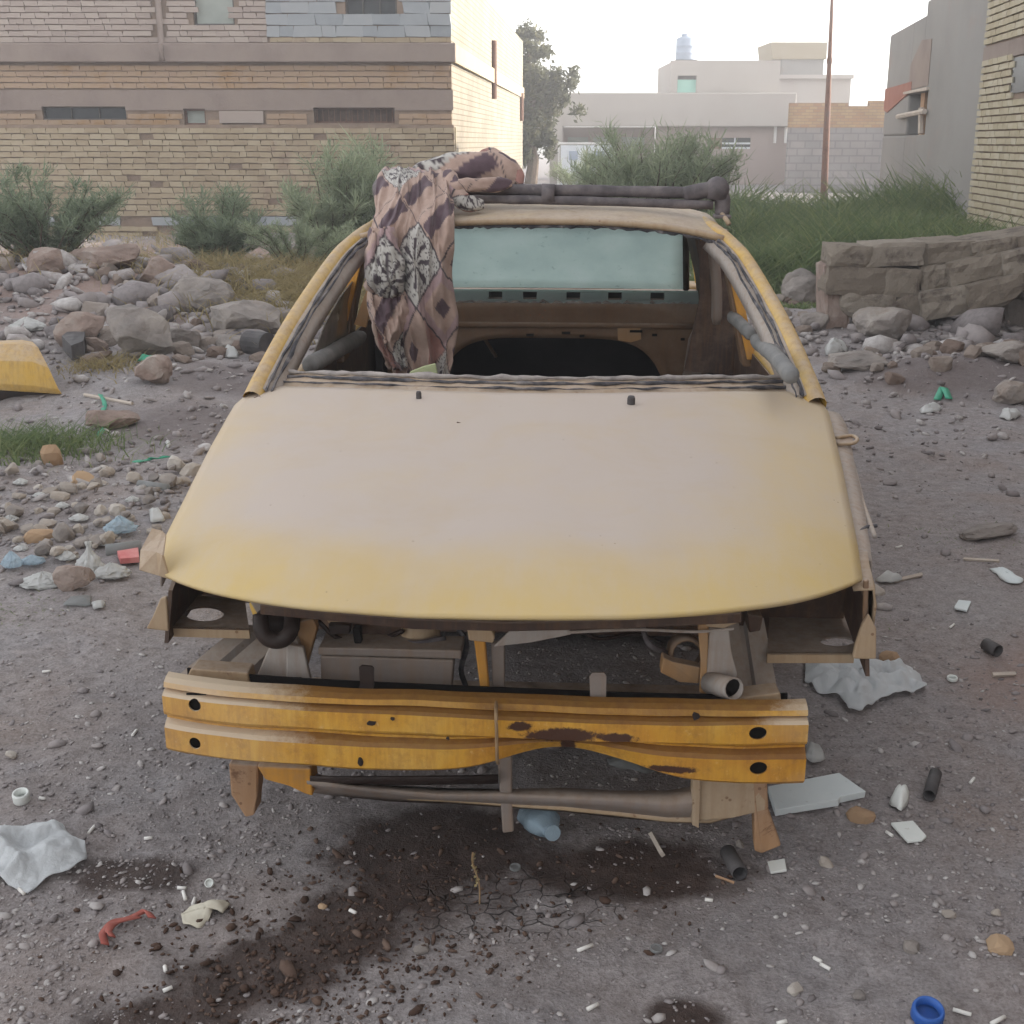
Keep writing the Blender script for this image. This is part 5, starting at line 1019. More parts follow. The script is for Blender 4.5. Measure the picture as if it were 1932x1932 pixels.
# ---- right inner wing top flange seen beside the bonnet, hinge and rod
m = MB().grid([[hood_pt(1, t_) + Vector((a_, 0, b_)) for a_, b_ in ((-.03, -.03), (.012, -.02), (lerp(.03, .05, t_), -.03), (lerp(.032, .052, t_), -.10))] for t_ in np.linspace(.12, .92, 24)]); m.jitter(.003, 14.); wt = cp('wing_flange', m, 'dusty_grey', smooth=True, solid=.005)
m = MB().grid([[hood_pt(1, t_) + Vector((a_, -.01, b_)) for a_, b_ in ((-.02, -.02), (.02, -.016), (.03, -.05), (.026, -.12))] for t_ in np.linspace(.0, .14, 5)]); m.jitter(.004, 20.); cp('wing_front', m, 'dusty_tan', wt, smooth=True, solid=.005)
m = MB().tube(spline([cz(1578, 826, .66), cz(1606, 822, .66), cz(1617, 828, .66), cz(1610, 836, .655), cz(1580, 838, .655)], 16), .005, 6); hg = cp('hinge_loop', m, 'dusty_tan', smooth=True); cp('hinge_plate', MB().prism([cz(x, y, .655) for x, y in ((1578, 828), (1608, 826), (1610, 834), (1580, 836))], (0, 0, -.004)), 'inner_brown', hg)
cp('stay_rod', MB().tube([cz(1610, 876, .60), cz(1628, 950, .585), cz(1650, 1012, .57)], .0055, 8), 'dusty_grey', smooth=True); cp('rod_clip', MB().tube([cz(1618, 1004, .575), cz(1636, 994, .575), cz(1654, 992, .575)], .004, 6), 'sealant')
m = MB().grid([[hood_pt(-1, t_) + Vector((a_, 0, b_)) for a_, b_ in ((.03, -.03), (-.008, -.02), (-.014, -.10))] for t_ in np.linspace(.1, .95, 16)]); cp('wing_flange', m, 'dusty_grey', smooth=True, solid=.005)
pl('green_scrap', ((775, 700), (800, 690), (822, 685), (826, 706), (770, 708)), 1.30, 'green_fabric', .006, jit=.002)

random.seed(91)
for (pts, r, mt) in ((((600, 1172), (640, 1205), (700, 1212), (760, 1190)), .005, 'black_iron'), (((860, 1178), (880, 1215), (870, 1262), (880, 1300)), .006, 'sealant'), (((1080, 1180), (1130, 1205), (1200, 1196), (1250, 1215)), .004, 'black_iron'), (((1210, 1175), (1225, 1215), (1258, 1232)), .006, 'rubber_dusty'), (((960, 1180), (985, 1200), (1030, 1180)), .005, 'black_iron'), (((720, 1168), (735, 1200), (780, 1215), (840, 1205)), .007, 'rubber_dusty')):
    cp('loose_cable', MB().tube(spline([cv(x, y, .16 + .08 * random.random()) for x, y in pts], 16), r, 7), mt, smooth=True)
pl('engine_lump', ((1085, 1176), (1190, 1172), (1180, 1192), (1110, 1196)), .2, 'inner_dark', .08, jit=.008); pl('engine_lump', ((1410, 1160), (1440, 1166), (1436, 1190), (1412, 1196)), .18, 'inner_dark', .06, jit=.006)
# ------------------------------------------------------------------ roof bar
BV = 2.16
t = thing('roof_rack_bar', 'grey rubber covered twin tube roof bar clamped across the car roof', 'roof rack', Matrix.Translation((ORG[0], ORG[1], 0)) @ Matrix.Rotation(-YAW, 4, 'Z') @ Vector((0, BV, 1.15)))
CM = Matrix.Translation((ORG[0], ORG[1], 0)) @ Matrix.Rotation(-YAW, 4, 'Z') @ Matrix.Rotation(ROLL, 4, 'Y')
def cw(mb): mb.v = [CM @ v for v in mb.v]; return mb
random.seed(12)
def bar(pts, r, n=40, w=.04): q = spline(pts, n); return cw(MB().tube(q, [r * (1 + .10 * mn.noise(Vector((i * .35, r * 90, 2.)))) for i in range(n)], 12, wob=w))
part('upper_tube', bar([cv(735, 358, BV), cv(900, 358, BV), cv(1100, 360, BV), cv(1320, 364, BV)], .0190), 'rubber_dusty', t, smooth=True)
part('lower_tube', bar([cv(735, 376, BV - .02), cv(900, 376, BV - .02), cv(1100, 379, BV - .02), cv(1345, 387, BV - .02)], .0145), 'rubber_dusty', t, smooth=True)
part('sleeve', cw(MB().tube([cv(1022, 366, BV - .01), cv(1046, 367, BV - .01)], .034, 12)), 'rubber_dusty', t, smooth=True)
for sg, xs in ((1, (1290, 1325, 1350, 1362, 1363, 1362)), (-1, (775, 745, 728, 722, 722, 722))):
    m = bar([cv(xs[0], 368, BV), cv(xs[1], 360, BV), cv(xs[2], 357, BV), cv(xs[3], 372, BV), cv(xs[4], 390, BV), cv(xs[5], 404, BV)], .026, 26, .02); el = part('end_elbow', m, 'rubber_dusty', t, smooth=True)
    m = MB().lathe([(0, .042), (.016, .038), (.030, .028), (.039, .012), (.041, 0), (.036, -.03), (.0, -.04)], cv(xs[2] + sg * 3, 357, BV), 18); part('end_knob', cw(m), 'rubber_dusty', el, smooth=True)
    m = MB().box(cv(xs[5], 408, BV - .01), (.055, .07, .012)); part('clamp_foot', cw(m), 'rubber_dusty', t, bevel=.004); m = MB().tube(spline([cv(xs[5], 404, BV - .02), cv(xs[5] + sg * 8, 414, BV - .05), cv(xs[5] + sg * 14, 424, BV - .06)], 8), .008, 8); part('clamp_strap', cw(m), 'dusty_tan', t, smooth=True)

# ------------------------------------------------------------------ patterned blanket
TAN, MAUVE, PUR, PALE, LINE, ROSE = (C(176, 152, 140), C(168, 144, 144), C(98, 82, 88), C(186, 182, 176), C(82, 74, 78), C(160, 122, 114))
def cloth_col(p, q):
    w_ = .012 * mn.noise(Vector((p * 6, q * 6, 0))); a = (p + q) / 1.414 + w_; b = (p - q) / 1.414 - w_; L = .205
    ia, ib = math.floor(a / L), math.floor(b / L); fa, fb = a / L - ia, b / L - ib; k = (ia * 7 + ib * 3) % 5
    if min(fa, fb, 1 - fa, 1 - fb) < .018: return LINE if k != 1 else TAN
    if (ia * 5 + ib * 3) % 7 == 2:     # pale floral panel
        r = math.hypot(fa - .5, fb - .5); th = math.atan2(fb - .5, fa - .5)
        if r < .4 and math.cos(th * 8) > .55 - .3 * r: return LINE if r > .06 else PALE
        n = mn.noise(Vector((p * 75, q * 75, 3.))); return LINE if abs(n) < .05 else PALE
    if k in (1, 3):                          # crossing bars
        if .22 < fa < .58 and .04 < fb < .96: return PUR
        return TAN
    if k == 2:                               # nested diamonds
        d = max(abs(fa - .5), abs(fb - .5)); return PUR if d < .13 else (TAN if d < .34 else MAUVE)
    d = max(abs(fa - .3), abs(fb - .3)); return PUR if d < .12 else ROSE if fa + fb > 1.25 else TAN
def cloth(name, rows_px, nr, nc, parent, amp, ph, psz, q0=0., bulge=.02, fold=None):
    ys = np.linspace(0, len(rows_px) - 1, nr); R = np.array(rows_px, float); m = MB(); cols = []; rows = []; q = q0; prev = None
    def at(i, f):
        P = [Vector(R[min(max(k, 0), len(R) - 1)]) if False else R[min(max(k, 0), len(R) - 1)] for k in range(i - 1, i + 3)]; a, b, c, d = P
        return .5 * ((2 * b) + (c - a) * f + (2 * a - 5 * b + 4 * c - d) * f * f + (3 * b - a - 3 * c + d) * f ** 3)
    for j, yy in enumerate(ys):
        i = min(int(yy), len(R) - 2); y_, xl_, xr_, v_ = at(i, yy - i); A, B = cv(xl_, y_, v_), cv(xr_, y_, v_); mid = (A + B) / 2; row = []
        if prev is not None: q += (mid - prev).length
        prev = mid; tt = j / (nr - 1); W = (B - A).length
        for k in range(nc):
            s_ = k / (nc - 1); P = A.lerp(B, s_); n1 = mn.noise(Vector((s_ * 3.4 + tt * 1.4 + ph, tt * 2.2, ph))); n2 = mn.noise(Vector((s_ * 9 - tt * 2.6, tt * 4.4 + ph, 7.))); n3 = mn.noise(Vector((s_ * 20 + tt * 3, tt * 12, ph + 3.)))
            g = (1 - abs(n1) * 2.2); dv = amp * (g * .75 + n2 * .75 + n3 * .3) * (.35 + .65 * min(1., tt * 2.2)); P = P + Vector((.35 * amp * n2, -bulge * math.sin(s_ * math.pi) - dv, .3 * amp * n3))
            edge = min(s_, 1 - s_); P.x += .010 * mn.noise(Vector((tt * 9, s_ > .5, ph))) * (1 - min(1, edge * 6)); P.y += .03 * max(0, 1 - edge * 9)
            if j > nr - 8: P.z += .02 * mn.noise(Vector((s_ * 7, ph, 1.))) * (j - nr + 8) / 8
            row.append(CM @ P); cols.append(cloth_col(s_ * psz + .35 * amp * n2, q))
        rows.append(row)
    m.grid(rows); o = part(name, m, 'cloth', parent, smooth=True)
    ca = o.data.color_attributes.new('print', 'FLOAT_COLOR', 'POINT'); ca.data.foreach_set('color', np.array(cols, np.float32).ravel()); mods(o, .006); return o
bl = thing('patterned_blanket', 'brown and purple patterned blanket draped over the roof into the cabin', 'blanket', CM @ Vector((-.35, 1.95, 1.15)))
cloth('draped_cloth', [(324, 745, 850, 2.46), (317, 728, 852, 2.30), (328, 717, 855, 2.16), (358, 710, 858, 2.05), (392, 705, 856, 1.965), (428, 699, 853, 1.895), (470, 692, 853, 1.87), (510, 694, 853, 1.87), (560, 693, 855, 1.88), (610, 702, 858, 1.88), (650, 718, 857, 1.9), (690, 736, 846, 1.9), (722, 742, 840, 1.92)], 190, 110, bl, .042, 1.3, .50)
cloth('folded_flap', [(430, 698, 742, 1.86), (470, 691, 752, 1.835), (510, 689, 760, 1.825), (540, 692, 762, 1.83), (556, 702, 752, 1.85), (550, 712, 742, 1.88)], 70, 40, bl, .026, 4.1, .22, .13)
cloth('folded_flap', [(540, 692, 770, 1.86), (580, 694, 772, 1.84), (620, 700, 770, 1.84), (655, 712, 762, 1.85), (690, 735, 770, 1.87)], 70, 40, bl, .034, 8.3, .26, .5)
def roll_cloth(pts, r, seed, q0, n=60, k=26, squash=.7):
    q = spline(pts, n); m = MB(); cols = []; rows = []
    for i, p in enumerate(q):
        t_ = (q[min(i + 1, n - 1)] - q[max(i - 1, 0)]).normalized(); a = t_.cross(Vector((0, -1, .4))).normalized(); b = t_.cross(a); f = i / (n - 1); rr = r * (1 - .5 * abs(2 * f - 1) ** 4); row = []
        for j in range(k + 1):
            th = 2 * math.pi * j / k; w_ = 1 + .30 * mn.noise(Vector((math.cos(th) * 1.6, math.sin(th) * 1.6, f * 5 + seed))) + .16 * mn.noise(Vector((math.cos(th) * 4 + f * 6, math.sin(th) * 4, f * 9 + seed)))
            row.append(CM @ (p + (a * math.cos(th) + b * math.sin(th) * squash) * rr * w_)); cols.append(cloth_col(q0 + f * .35, th * r * 1.1 + q0))
        rows.append(row)
    m.grid(rows); o = part('bundled_fold', m, 'cloth', bl, smooth=True); ca = o.data.color_attributes.new('print', 'FLOAT_COLOR', 'POINT'); ca.data.foreach_set('color', np.array(cols, np.float32).ravel())
roll_cloth([cv(770, 340, 2.28), cv(830, 322, 2.26), cv(890, 312, 2.24), cv(945, 318, 2.22), cv(978, 340, 2.2)], .052, 2., .1)
roll_cloth([cv(850, 330, 2.1), cv(862, 352, 2.06), cv(880, 350, 2.07), cv(930, 347, 2.1), cv(965, 346, 2.12)], .024, 5., .42)
roll_cloth([cv(846, 322, 2.12), cv(852, 345, 2.08), cv(866, 370, 2.05), cv(880, 384, 2.04), cv(912, 386, 2.06)], .028, 9., .7)
roll_cloth([cv(905, 292, 2.3), cv(925, 290, 2.28), cv(950, 302, 2.24), cv(975, 325, 2.2), cv(982, 348, 2.18)], .019, 13., .93)

# ------------------------------------------------------------------ second yellow car at the left edge (only its corner is in view)
Y2 = gp(20, 757).y - .03; t = thing('parked_car', 'yellow car corner jutting in at the left edge, dark underside', 'car', gp(-60, 752))
def yc(x, y, dy=0.): return Vector(aty(x, y, Y2 + dy))
m = MB().grid([[yc(-420, 655, .5), yc(-250, 648, .5), yc(-100, 646, .5), yc(-20, 643, .46), yc(40, 641, .4), yc(62, 645, .32)], [yc(-420, 664, .1), yc(-250, 658, .1), yc(-100, 655, .1), yc(-20, 650, .1), yc(46, 648, .1), yc(72, 655, .1)], [yc(-420, 690), yc(-250, 685), yc(-100, 682), yc(-20, 680), yc(60, 682), yc(92, 694, .02)], [yc(-420, 730), yc(-250, 727), yc(-100, 724), yc(-20, 722, -.02), yc(66, 728, -.02), yc(110, 735)], [yc(-420, 742), yc(-250, 739), yc(-100, 736), yc(-20, 735, .0), yc(60, 740, .0), yc(116, 744, .02)], [yc(-420, 742, .3), yc(-250, 740, .3), yc(-100, 737, .3), yc(-20, 737, .3), yc(50, 740, .3), yc(112, 744, .2)]]); part('body_panel', m, 'body_yellow', t, smooth=True, solid=.01, bevel=.01)
m = MB().prism([yc(-420, 742, .05), yc(-20, 735, .05), yc(60, 740, .05), yc(104, 744, .06), yc(70, 755, .06), yc(-420, 762, .05)], (0, .5, 0)); part('dark_underside', m, 'black_iron', t)  # near-black strip under the yellow panel
m = MB().prism([yc(-420, 668, .12), yc(-180, 664, .12), yc(-180, 735, .12), yc(-420, 742, .12)], (0, .6, 0)); part('body_shell', m, 'body_yellow', t)

# ------------------------------------------------------------------ stones, boulders, toppled wall
def rock(seed, boxy=0., sub=2, cuts=7, rough=.12):
    random.seed(seed); bm = bmesh.new(); bmesh.ops.create_icosphere(bm, subdivisions=sub, radius=1.)
    pl_ = [(Vector([random.gauss(0, 1) for _ in range(3)]).normalized(), random.uniform(.55, .85)) for _ in range(cuts)]
    for v in bm.verts:
        p = v.co.copy()
        if boxy: k = max(abs(p.x), abs(p.y), abs(p.z)); p = p.lerp(p / k * .85, boxy)
        for n_, d in pl_:
            e = p.dot(n_) - d
            if e > 0: p -= n_ * e * .9
        v.co = p + Vector(mn.noise_vector(p * 1.7 + Vector((seed, 0, 0)))) * rough + Vector(mn.noise_vector(p * 4.5 + Vector((0, seed, 0)))) * rough * .38 + (Vector(mn.noise_vector(p * 13. + Vector((0, seed, 3)))) * rough * .16 if sub > 3 else Vector())
    m = MB(); bm.verts.index_update(); m.v = [v.co.copy() for v in bm.verts]; m.f = [tuple(v.index for v in f.verts) for f in bm.faces]; bm.free(); return m
def boulder(px, py, wpx, hpx, mat, label, seed, boxy=.6, dy=1., rz=None, name='boulder', cat='boulder', group=None, flat=None):
    g = gp(px, py + hpx / 2); sc_ = g.y / 2300.; a = wpx * sc_ / 2; h_ = hpx * sc_ / 2 * 1.05; m = rock(seed, boxy, 4, 9, .12); R_ = Matrix.Rotation(random.uniform(-.5, .5) if rz is None else rz, 3, 'Z') @ Matrix.Rotation(random.uniform(-.15, .15), 3, 'Y')
    D_ = Vector((a * 1.15, a * dy, h_ * 1.2)); m.v = [g + Vector((0, a * dy * .6, h_ * .85)) + R_ @ Vector((v.x * D_.x, v.y * D_.y, v.z * D_.z)) for v in m.v]
    return single(name, m, mat, label, cat, group)
random.seed(2)
boulder(142, 628, 92, 62, 'concrete_red', 'reddish concrete lump beyond the yellow car corner', 11, .8)
boulder(255, 632, 112, 92, 'concrete', 'largest grey concrete lump, squared, mid left rubble', 12, .85, rz=.35)
boulder(300, 572, 66, 50, 'concrete_red', 'pointed tan lump behind the largest concrete lump', 13, .3)
boulder(372, 592, 112, 66, 'concrete', 'broad grey concrete slab right of the largest lump', 14, .7)
boulder(452, 622, 120, 62, 'concrete', 'low grey concrete mass nearest the left windscreen pillar', 15, .5)
boulder(190, 572, 130, 42, 'concrete_red', 'flat reddish earth lump at the back of the rubble', 16, .3)
boulder(90, 606, 66, 46, 'concrete_red', 'rounded brown lump left of the reddish concrete', 17, .4)
boulder(340, 640, 62, 40, 'concrete', 'small grey rubble lump in front of the broad slab', 18, .5)
boulder(500, 575, 80, 18, 'block', 'thin pale slab lying on grass beside the pillar', 19, .8, .7)
boulder(60, 580, 60, 30, 'concrete_red', 'low brown lump at far left behind the car corner', 20, .4)
boulder(285, 712, 66, 56, 'concrete_red', 'dark soil lump below the largest concrete lump', 25, .2)
boulder(205, 795, 90, 36, 'concrete_red', 'low flat earth lump under the green strap', 26, .3)
boulder(420, 560, 60, 30, 'concrete', 'small grey lump behind the broad slab', 27, .5)
boulder(30, 660, 50, 30, 'concrete', 'grey lump just behind the yellow car corner', 28, .5)
ST = []
for k in range(7):
    me = mesh('stone', rock(40 + k, .35 if k % 2 else .65, 2, 7, .10), 'stone'); ST.append(me)
STT = [mesh('stone', rock(50 + k, .6, 2, 6, .08), 'stone_tan') for k in range(3)]
CH = [mesh('rubble_chunk', rock(70 + k, .85, 3, 5, .10), 'chunk') for k in range(6)]
CH2 = [mesh('stone', rock(90 + k, .8, 2, 8, .09), 'stone') for k in range(6)]
def stone(px, py, wpx, label, group=None, k=None, tan=False, el=None, lift=0.):
    g = gp(px, py); s_ = wpx * g.y / 2300. / 2; o = bpy.data.objects.new('stone', (STT if tan else ST)[(random.randrange(99) if k is None else k) % (3 if tan else 7)]); COL.objects.link(o)
    e = el or random.uniform(.55, .9); o.scale = (s_ * 1.1, s_ * random.uniform(.7, 1.), s_ * e); o.rotation_euler = (random.uniform(-.3, .3), random.uniform(-.3, .3), random.uniform(0, 6.28)); o.location = (g.x, g.y, g.z + s_ * e * .45 + lift); return tag(o, label, 'stone', group)
random.seed(77); cnt = 0
GRP = 'stones of the heap left of the bonnet'
while cnt < 92:
    x, y = random.uniform(-15, 375), random.uniform(872, 1065)
    if x > 395 - (y - 860) * .62 or (x > 250 and y > 1010) or (y < 905 and x < 190 and random.random() < .4): continue
    w_ = random.choice((15, 19, 24, 28, 34, 40)) * random.uniform(.85, 1.1)
    lb = '%s grey stone at the %s of the loose heap, %s' % ('small' if w_ < 20 else 'medium' if w_ < 31 else 'large', 'back' if y < 930 else 'middle' if y < 1000 else 'front', 'by the left edge' if x < 90 else 'halfway across' if x < 210 else 'nearest the bonnet')
    o = stone(x, y, w_, lb, GRP, lift=random.uniform(-.01, .02)); cnt += 1
    if cnt % 2: o.data = CH2[cnt % 6]
stone(97, 876, 42, 'upright tan stone at the back of the stone heap', tan=True, k=0, el=1.3); stone(155, 915, 46, 'tan elongated stone on the stone heap', tan=True, k=1); stone(72, 1020, 62, 'tan block end low in the stone heap', tan=True, k=2, el=.5); stone(122, 1020, 46, 'pale grey egg shaped stone above the white bags', el=1.2, k=2)
o = boulder(138, 1088, 68, 52, 'concrete_red', 'dark brown stone in front of the white bags', 31, .2, .6, name='stone', cat='stone')
for (x, y, w_, lb, tn) in ((1885, 1788, 66, 'angular tan stone at the lower right edge', True), (1622, 1545, 62, 'brown stone beside the pale foam board', True), (1560, 1632, 32, 'flat grey stone right of the small white tile', False), (795, 1795, 34, 'pale stone lump below the mud cracks', False), (22, 1428, 34, 'pale flat stone near the left edge', False), (1680, 1245, 44, 'tan stone touching the plastic sheet', True), (1720, 1790, 42, 'flat grey stone half buried at lower right', False), (1525, 1965, 40, 'unseen', False), (1500, 1870, 36, 'half buried grey stone at bottom right of centre', False), (1620, 1880, 36, 'oval grey stone near the bottom edge', False), (608, 1712, 22, 'tan pebble on the oil stain below the bumper', True), (1545, 1275, 24, 'small grey stone left of the plastic sheet', False), (1880, 1725, 26, 'oval grey stone at the right edge', False), (1790, 1728, 30, 'long grey pebble left of the right edge', False), (1395, 1595, 24, 'round pebble below the foam board', False), (1650, 1120, 40, 'grey stone beside the right wing corner', False)):
    if y < 1935: stone(x, y, w_, lb, tan=tn, el=.6)
def cblock(seed):
    random.seed(seed); nx_, ny_, nz_ = 8, 4, 5; m = MB(); idx_ = {}
    def vid(i, j, k):
        if (i, j, k) not in idx_:
            p = Vector((i / nx_ * 2 - 1, j / ny_ * 2 - 1, k / nz_ * 2 - 1)); e = sorted((abs(p.x), abs(p.y), abs(p.z)))
            q = p * (1 - .06 * max(0, e[1] - .7) / .3); q += Vector(mn.noise_vector(p * 1.3 + Vector((seed * 3.1, 0, 0)))) * .07 + Vector(mn.noise_vector(p * 4.2 + Vector((0, seed, 0)))) * .04
            ch = Vector((random.choice((-1, 1)), 0, 0)); idx_[(i, j, k)] = len(m.v); m.v.append(q * .87)
        return idx_[(i, j, k)]
    for (a, b, c_, fixed) in ((nx_, nz_, 'y', (0, ny_)), (nx_, ny_, 'z', (0, nz_)), (ny_, nz_, 'x', (0, nx_))):
        for f_ in fixed:
            for i in range(a):
                for j in range(b):
                    g_ = {'y': lambda i, j: vid(i, f_, j), 'z': lambda i, j: vid(i, j, f_), 'x': lambda i, j: vid(f_, i, j)}[c_]
                    m.f.append((g_(i, j), g_(i + 1, j), g_(i + 1, j + 1), g_(i, j + 1)))
    # a broken corner
    n_ = Vector([random.choice((-1, 1)) * random.uniform(.5, 1) for _ in range(3)]).normalized(); d = random.uniform(.95, 1.15)
    m.v = [v - n_ * max(0, v.dot(n_) - d) * .9 for v in m.v]; return m
# toppled block wall on the right
YS = 8.95; t = thing('toppled_wall', 'toppled section of broken concrete block wall behind the wreck at right', 'wall', gp(1750, 650))
def sblock(cx, cy, wpx, hpx, ang, dep=.24, mat='block', dy=0., seed=0, name='block', jit=.10):
    c0 = Vector(aty(cx, cy, YS + dy)); s_ = (YS + dy) / 2300.; m = cblock(seed + 300); R_ = Matrix.Rotation(math.radians(-ang), 3, 'Y')
    m.v = [c0 + Vector((0, dep / 2, 0)) + R_ @ Vector((v.x * wpx * s_ * .575, v.y * dep * .58, v.z * hpx * s_ * .575)) for v in m.v]; return part(name, m, mat, t)
bl_ = [(1606, 484, 76, 40, -3), (1690, 480, 106, 44, 2), (1618, 531, 114, 54, -2), (1704, 534, 68, 54, -3), (1638, 578, 104, 48, -4), (1712, 582, 58, 50, 3)]
for i, (a, b, c, d, e) in enumerate(bl_): sblock(a, b, c, d, e, .30, 'block', 0., i)
for i, (a, b, c, d, e, dy) in enumerate(((1790, 480, 100, 44, 4, .05), (1880, 474, 88, 44, 9, .02), (1968, 460, 90, 44, 11, .0), (1766, 524, 56, 46, 10, .02), (1846, 512, 106, 50, 12, -.05), (1940, 494, 92, 50, 13, -.08), (1788, 572, 92, 54, 11, -.08), (1886, 553, 112, 54, 13, -.14), (1990, 530, 110, 54, 14, -.16))): sblock(a, b, c, d, e, .55, 'block', dy, 20 + i)  # made extra deep so the overhang shades the hollow below
sblock(1580, 560, 46, 120, 5, .30, 'concrete_red', .05, 50, 'plaster_face')
sblock(1850, 632, 130, 34, -12, .3, 'concrete', .1, 51, 'slab_piece'); sblock(1925, 610, 60, 90, 4, .3, 'concrete', .25, 52, 'slab_piece'); sblock(1800, 630, 230, 90, 0, .2, 'concrete', .75, 53, 'slab_piece')  # the last, rearmost piece is added to close light off the hollow
random.seed(5)
boulder(1665, 622, 105, 62, 'concrete', 'rounded grey mound of broken concrete under the toppled wall', 61, .2)
boulder(1520, 545, 80, 62, 'concrete', 'grey concrete lump left of the toppled wall', 62, .5)
boulder(1905, 662, 90, 34, 'concrete', 'low pale rock below the toppled wall at right edge', 63, .4)
boulder(1625, 682, 100, 26, 'concrete', 'flat pale slab in front of the toppled wall', 64, .6)
boulder(1905, 745, 60, 40, 'concrete', 'grey broken lump near the right edge of the lot', 65, .5)
boulder(1540, 600, 50, 30, 'concrete', 'small grey lump beside the right windscreen pillar', 66, .5)
boulder(1870, 1005, 110, 26, 'concrete', 'low half buried slab at the right edge', 67, .4, .5)

# ------------------------------------------------------------------ litter
def outline(pts, n=40):
    P = [gp(*p) for p in pts]; P = P + [P[0]]; out = []; L = [0.]
    for i in range(len(P) - 1): L.append(L[-1] + (P[i + 1] - P[i]).length)
    for k in range(n):
        d = L[-1] * k / n; i = max(j for j in range(len(P) - 1) if L[j] <= d); f = (d - L[i]) / max(L[i + 1] - L[i], 1e-6); out.append(P[i].lerp(P[i + 1], f))
    return out
def patch(name, pts, mat, label, cat, h=.02, rough=.3, n=44, rings=12, seed=1, solid=.0015, edge=.004, group=None, smooth=True, tilt=0.):
    O_ = outline(pts, n); c0 = sum(O_, Vector()) / n; m = MB(); rows = []
    for j in range(rings + 1):
        r = max(j / rings, .02); row = []
        for p in O_ + [O_[0]]:
            q = c0.lerp(p, r); nz = (1 - abs(mn.noise(Vector((q.x * 9, q.y * 13, seed)))) * 2.4) * .75 + abs(mn.noise(Vector((q.x * 24, q.y * 18, seed + 5.)))) * .6 + abs(mn.noise(Vector((q.x * 70, q.y * 55, seed + 9.)))) * .15
            env = (1 - r ** 3); z = H(q.x, q.y) + edge + h * (env * (1 - rough) + rough * nz * (.35 + .65 * env)) + tilt * (q.y - c0.y); q2 = Vector((q.x, q.y, z))
            if j == rings: q2.z += .006 * mn.noise(q * 40) * (h > .01)
            row.append(q2)
        rows.append(row)
    m.grid(rows); return single(name, m, mat, label, cat, group, smooth=smooth, solid=solid, soff=1.)
patch('plastic_bag', ((-60, 1580), (0, 1572), (60, 1566), (118, 1562), (135, 1590), (162, 1600), (165, 1630), (130, 1655), (90, 1668), (52, 1690), (0, 1665), (-60, 1690)), 'film_pale', 'translucent crumpled plastic bag at the lower left edge', 'plastic bag', .038, .85, 110, 34, seed=3)
patch('plastic_sheet', ((1520, 1250), (1560, 1246), (1620, 1248), (1670, 1262), (1720, 1268), (1742, 1290), (1748, 1305), (1710, 1316), (1660, 1330), (1625, 1350), (1600, 1345), (1585, 1322), (1545, 1312), (1518, 1290)), 'film_pale', 'crumpled translucent plastic sheet right of the bumper beam', 'plastic sheet', .055, .85, 120, 40, seed=8)
def slab(name, pts, th, mat, label, cat, lift=.004, jit=.0015):
    P = [gp(*p) for p in pts]; zz = max(p.z for p in P) + lift; m = MB().prism([Vector((p.x, p.y, zz - .3 * (zz - p.z))) for p in P], (0, 0, th)); m.jitter(jit, 60.); return single(name, m, mat, label, cat, bevel=.0015)
slab('foam_board', ((1448, 1498), (1582, 1472), (1632, 1508), (1585, 1518), (1580, 1524), (1462, 1544)), .016, 'foam_board', 'pale broken foam board lying by the right tow leg', 'board')
slab('tile_piece', ((1680, 1560), (1722, 1556), (1748, 1585), (1740, 1592), (1712, 1595)), .006, 'white_plastic', 'white broken tile lying at lower right', 'tile'); slab('tile_piece', ((1448, 1632), (1480, 1626), (1484, 1648), (1454, 1653)), .006, 'white_plastic', 'small square white tile below the right tow leg', 'tile')
slab('tile_piece', ((1800, 1150), (1808, 1138), (1832, 1139), (1824, 1157), (1800, 1155)), .006, 'foam_board', 'small grey tile on the dirt, right side', 'tile')
patch('curled_scrap', ((1678, 1520), (1690, 1498), (1696, 1512), (1714, 1500), (1712, 1520), (1698, 1534)), 'white_plastic', 'curled white plastic scrap above the white tile', 'scrap', .035, .3, 30, 8, 4)
patch('cup_scrap', ((1522, 1412), (1548, 1416), (1556, 1440), (1534, 1446), (1520, 1436)), 'film_white', 'crushed white cup beside the beam end', 'cup', .03, .5, 30, 8, 6)
patch('pale_shard', ((1866, 1076), (1886, 1074), (1932, 1096), (1925, 1104), (1900, 1102)), 'foam_board', 'pale curved shard at the right edge', 'shard', .012, .2, 30, 6, 9)
patch('pale_rag', ((342, 1730), (360, 1718), (382, 1716), (420, 1704), (436, 1708), (420, 1728), (405, 1716), (396, 1736), (375, 1754), (345, 1748)), 'pale_cloth', 'pale crumpled rag on the stained dirt', 'rag', .022, .6, 40, 9, 12)
patch('scrap_film', ((1145, 1438), (1200, 1440), (1240, 1458), (1215, 1462), (1180, 1455), (1150, 1450)), 'film_grey', 'torn grey film under the dented beam', 'film', .02, .5, 30, 7, 15)
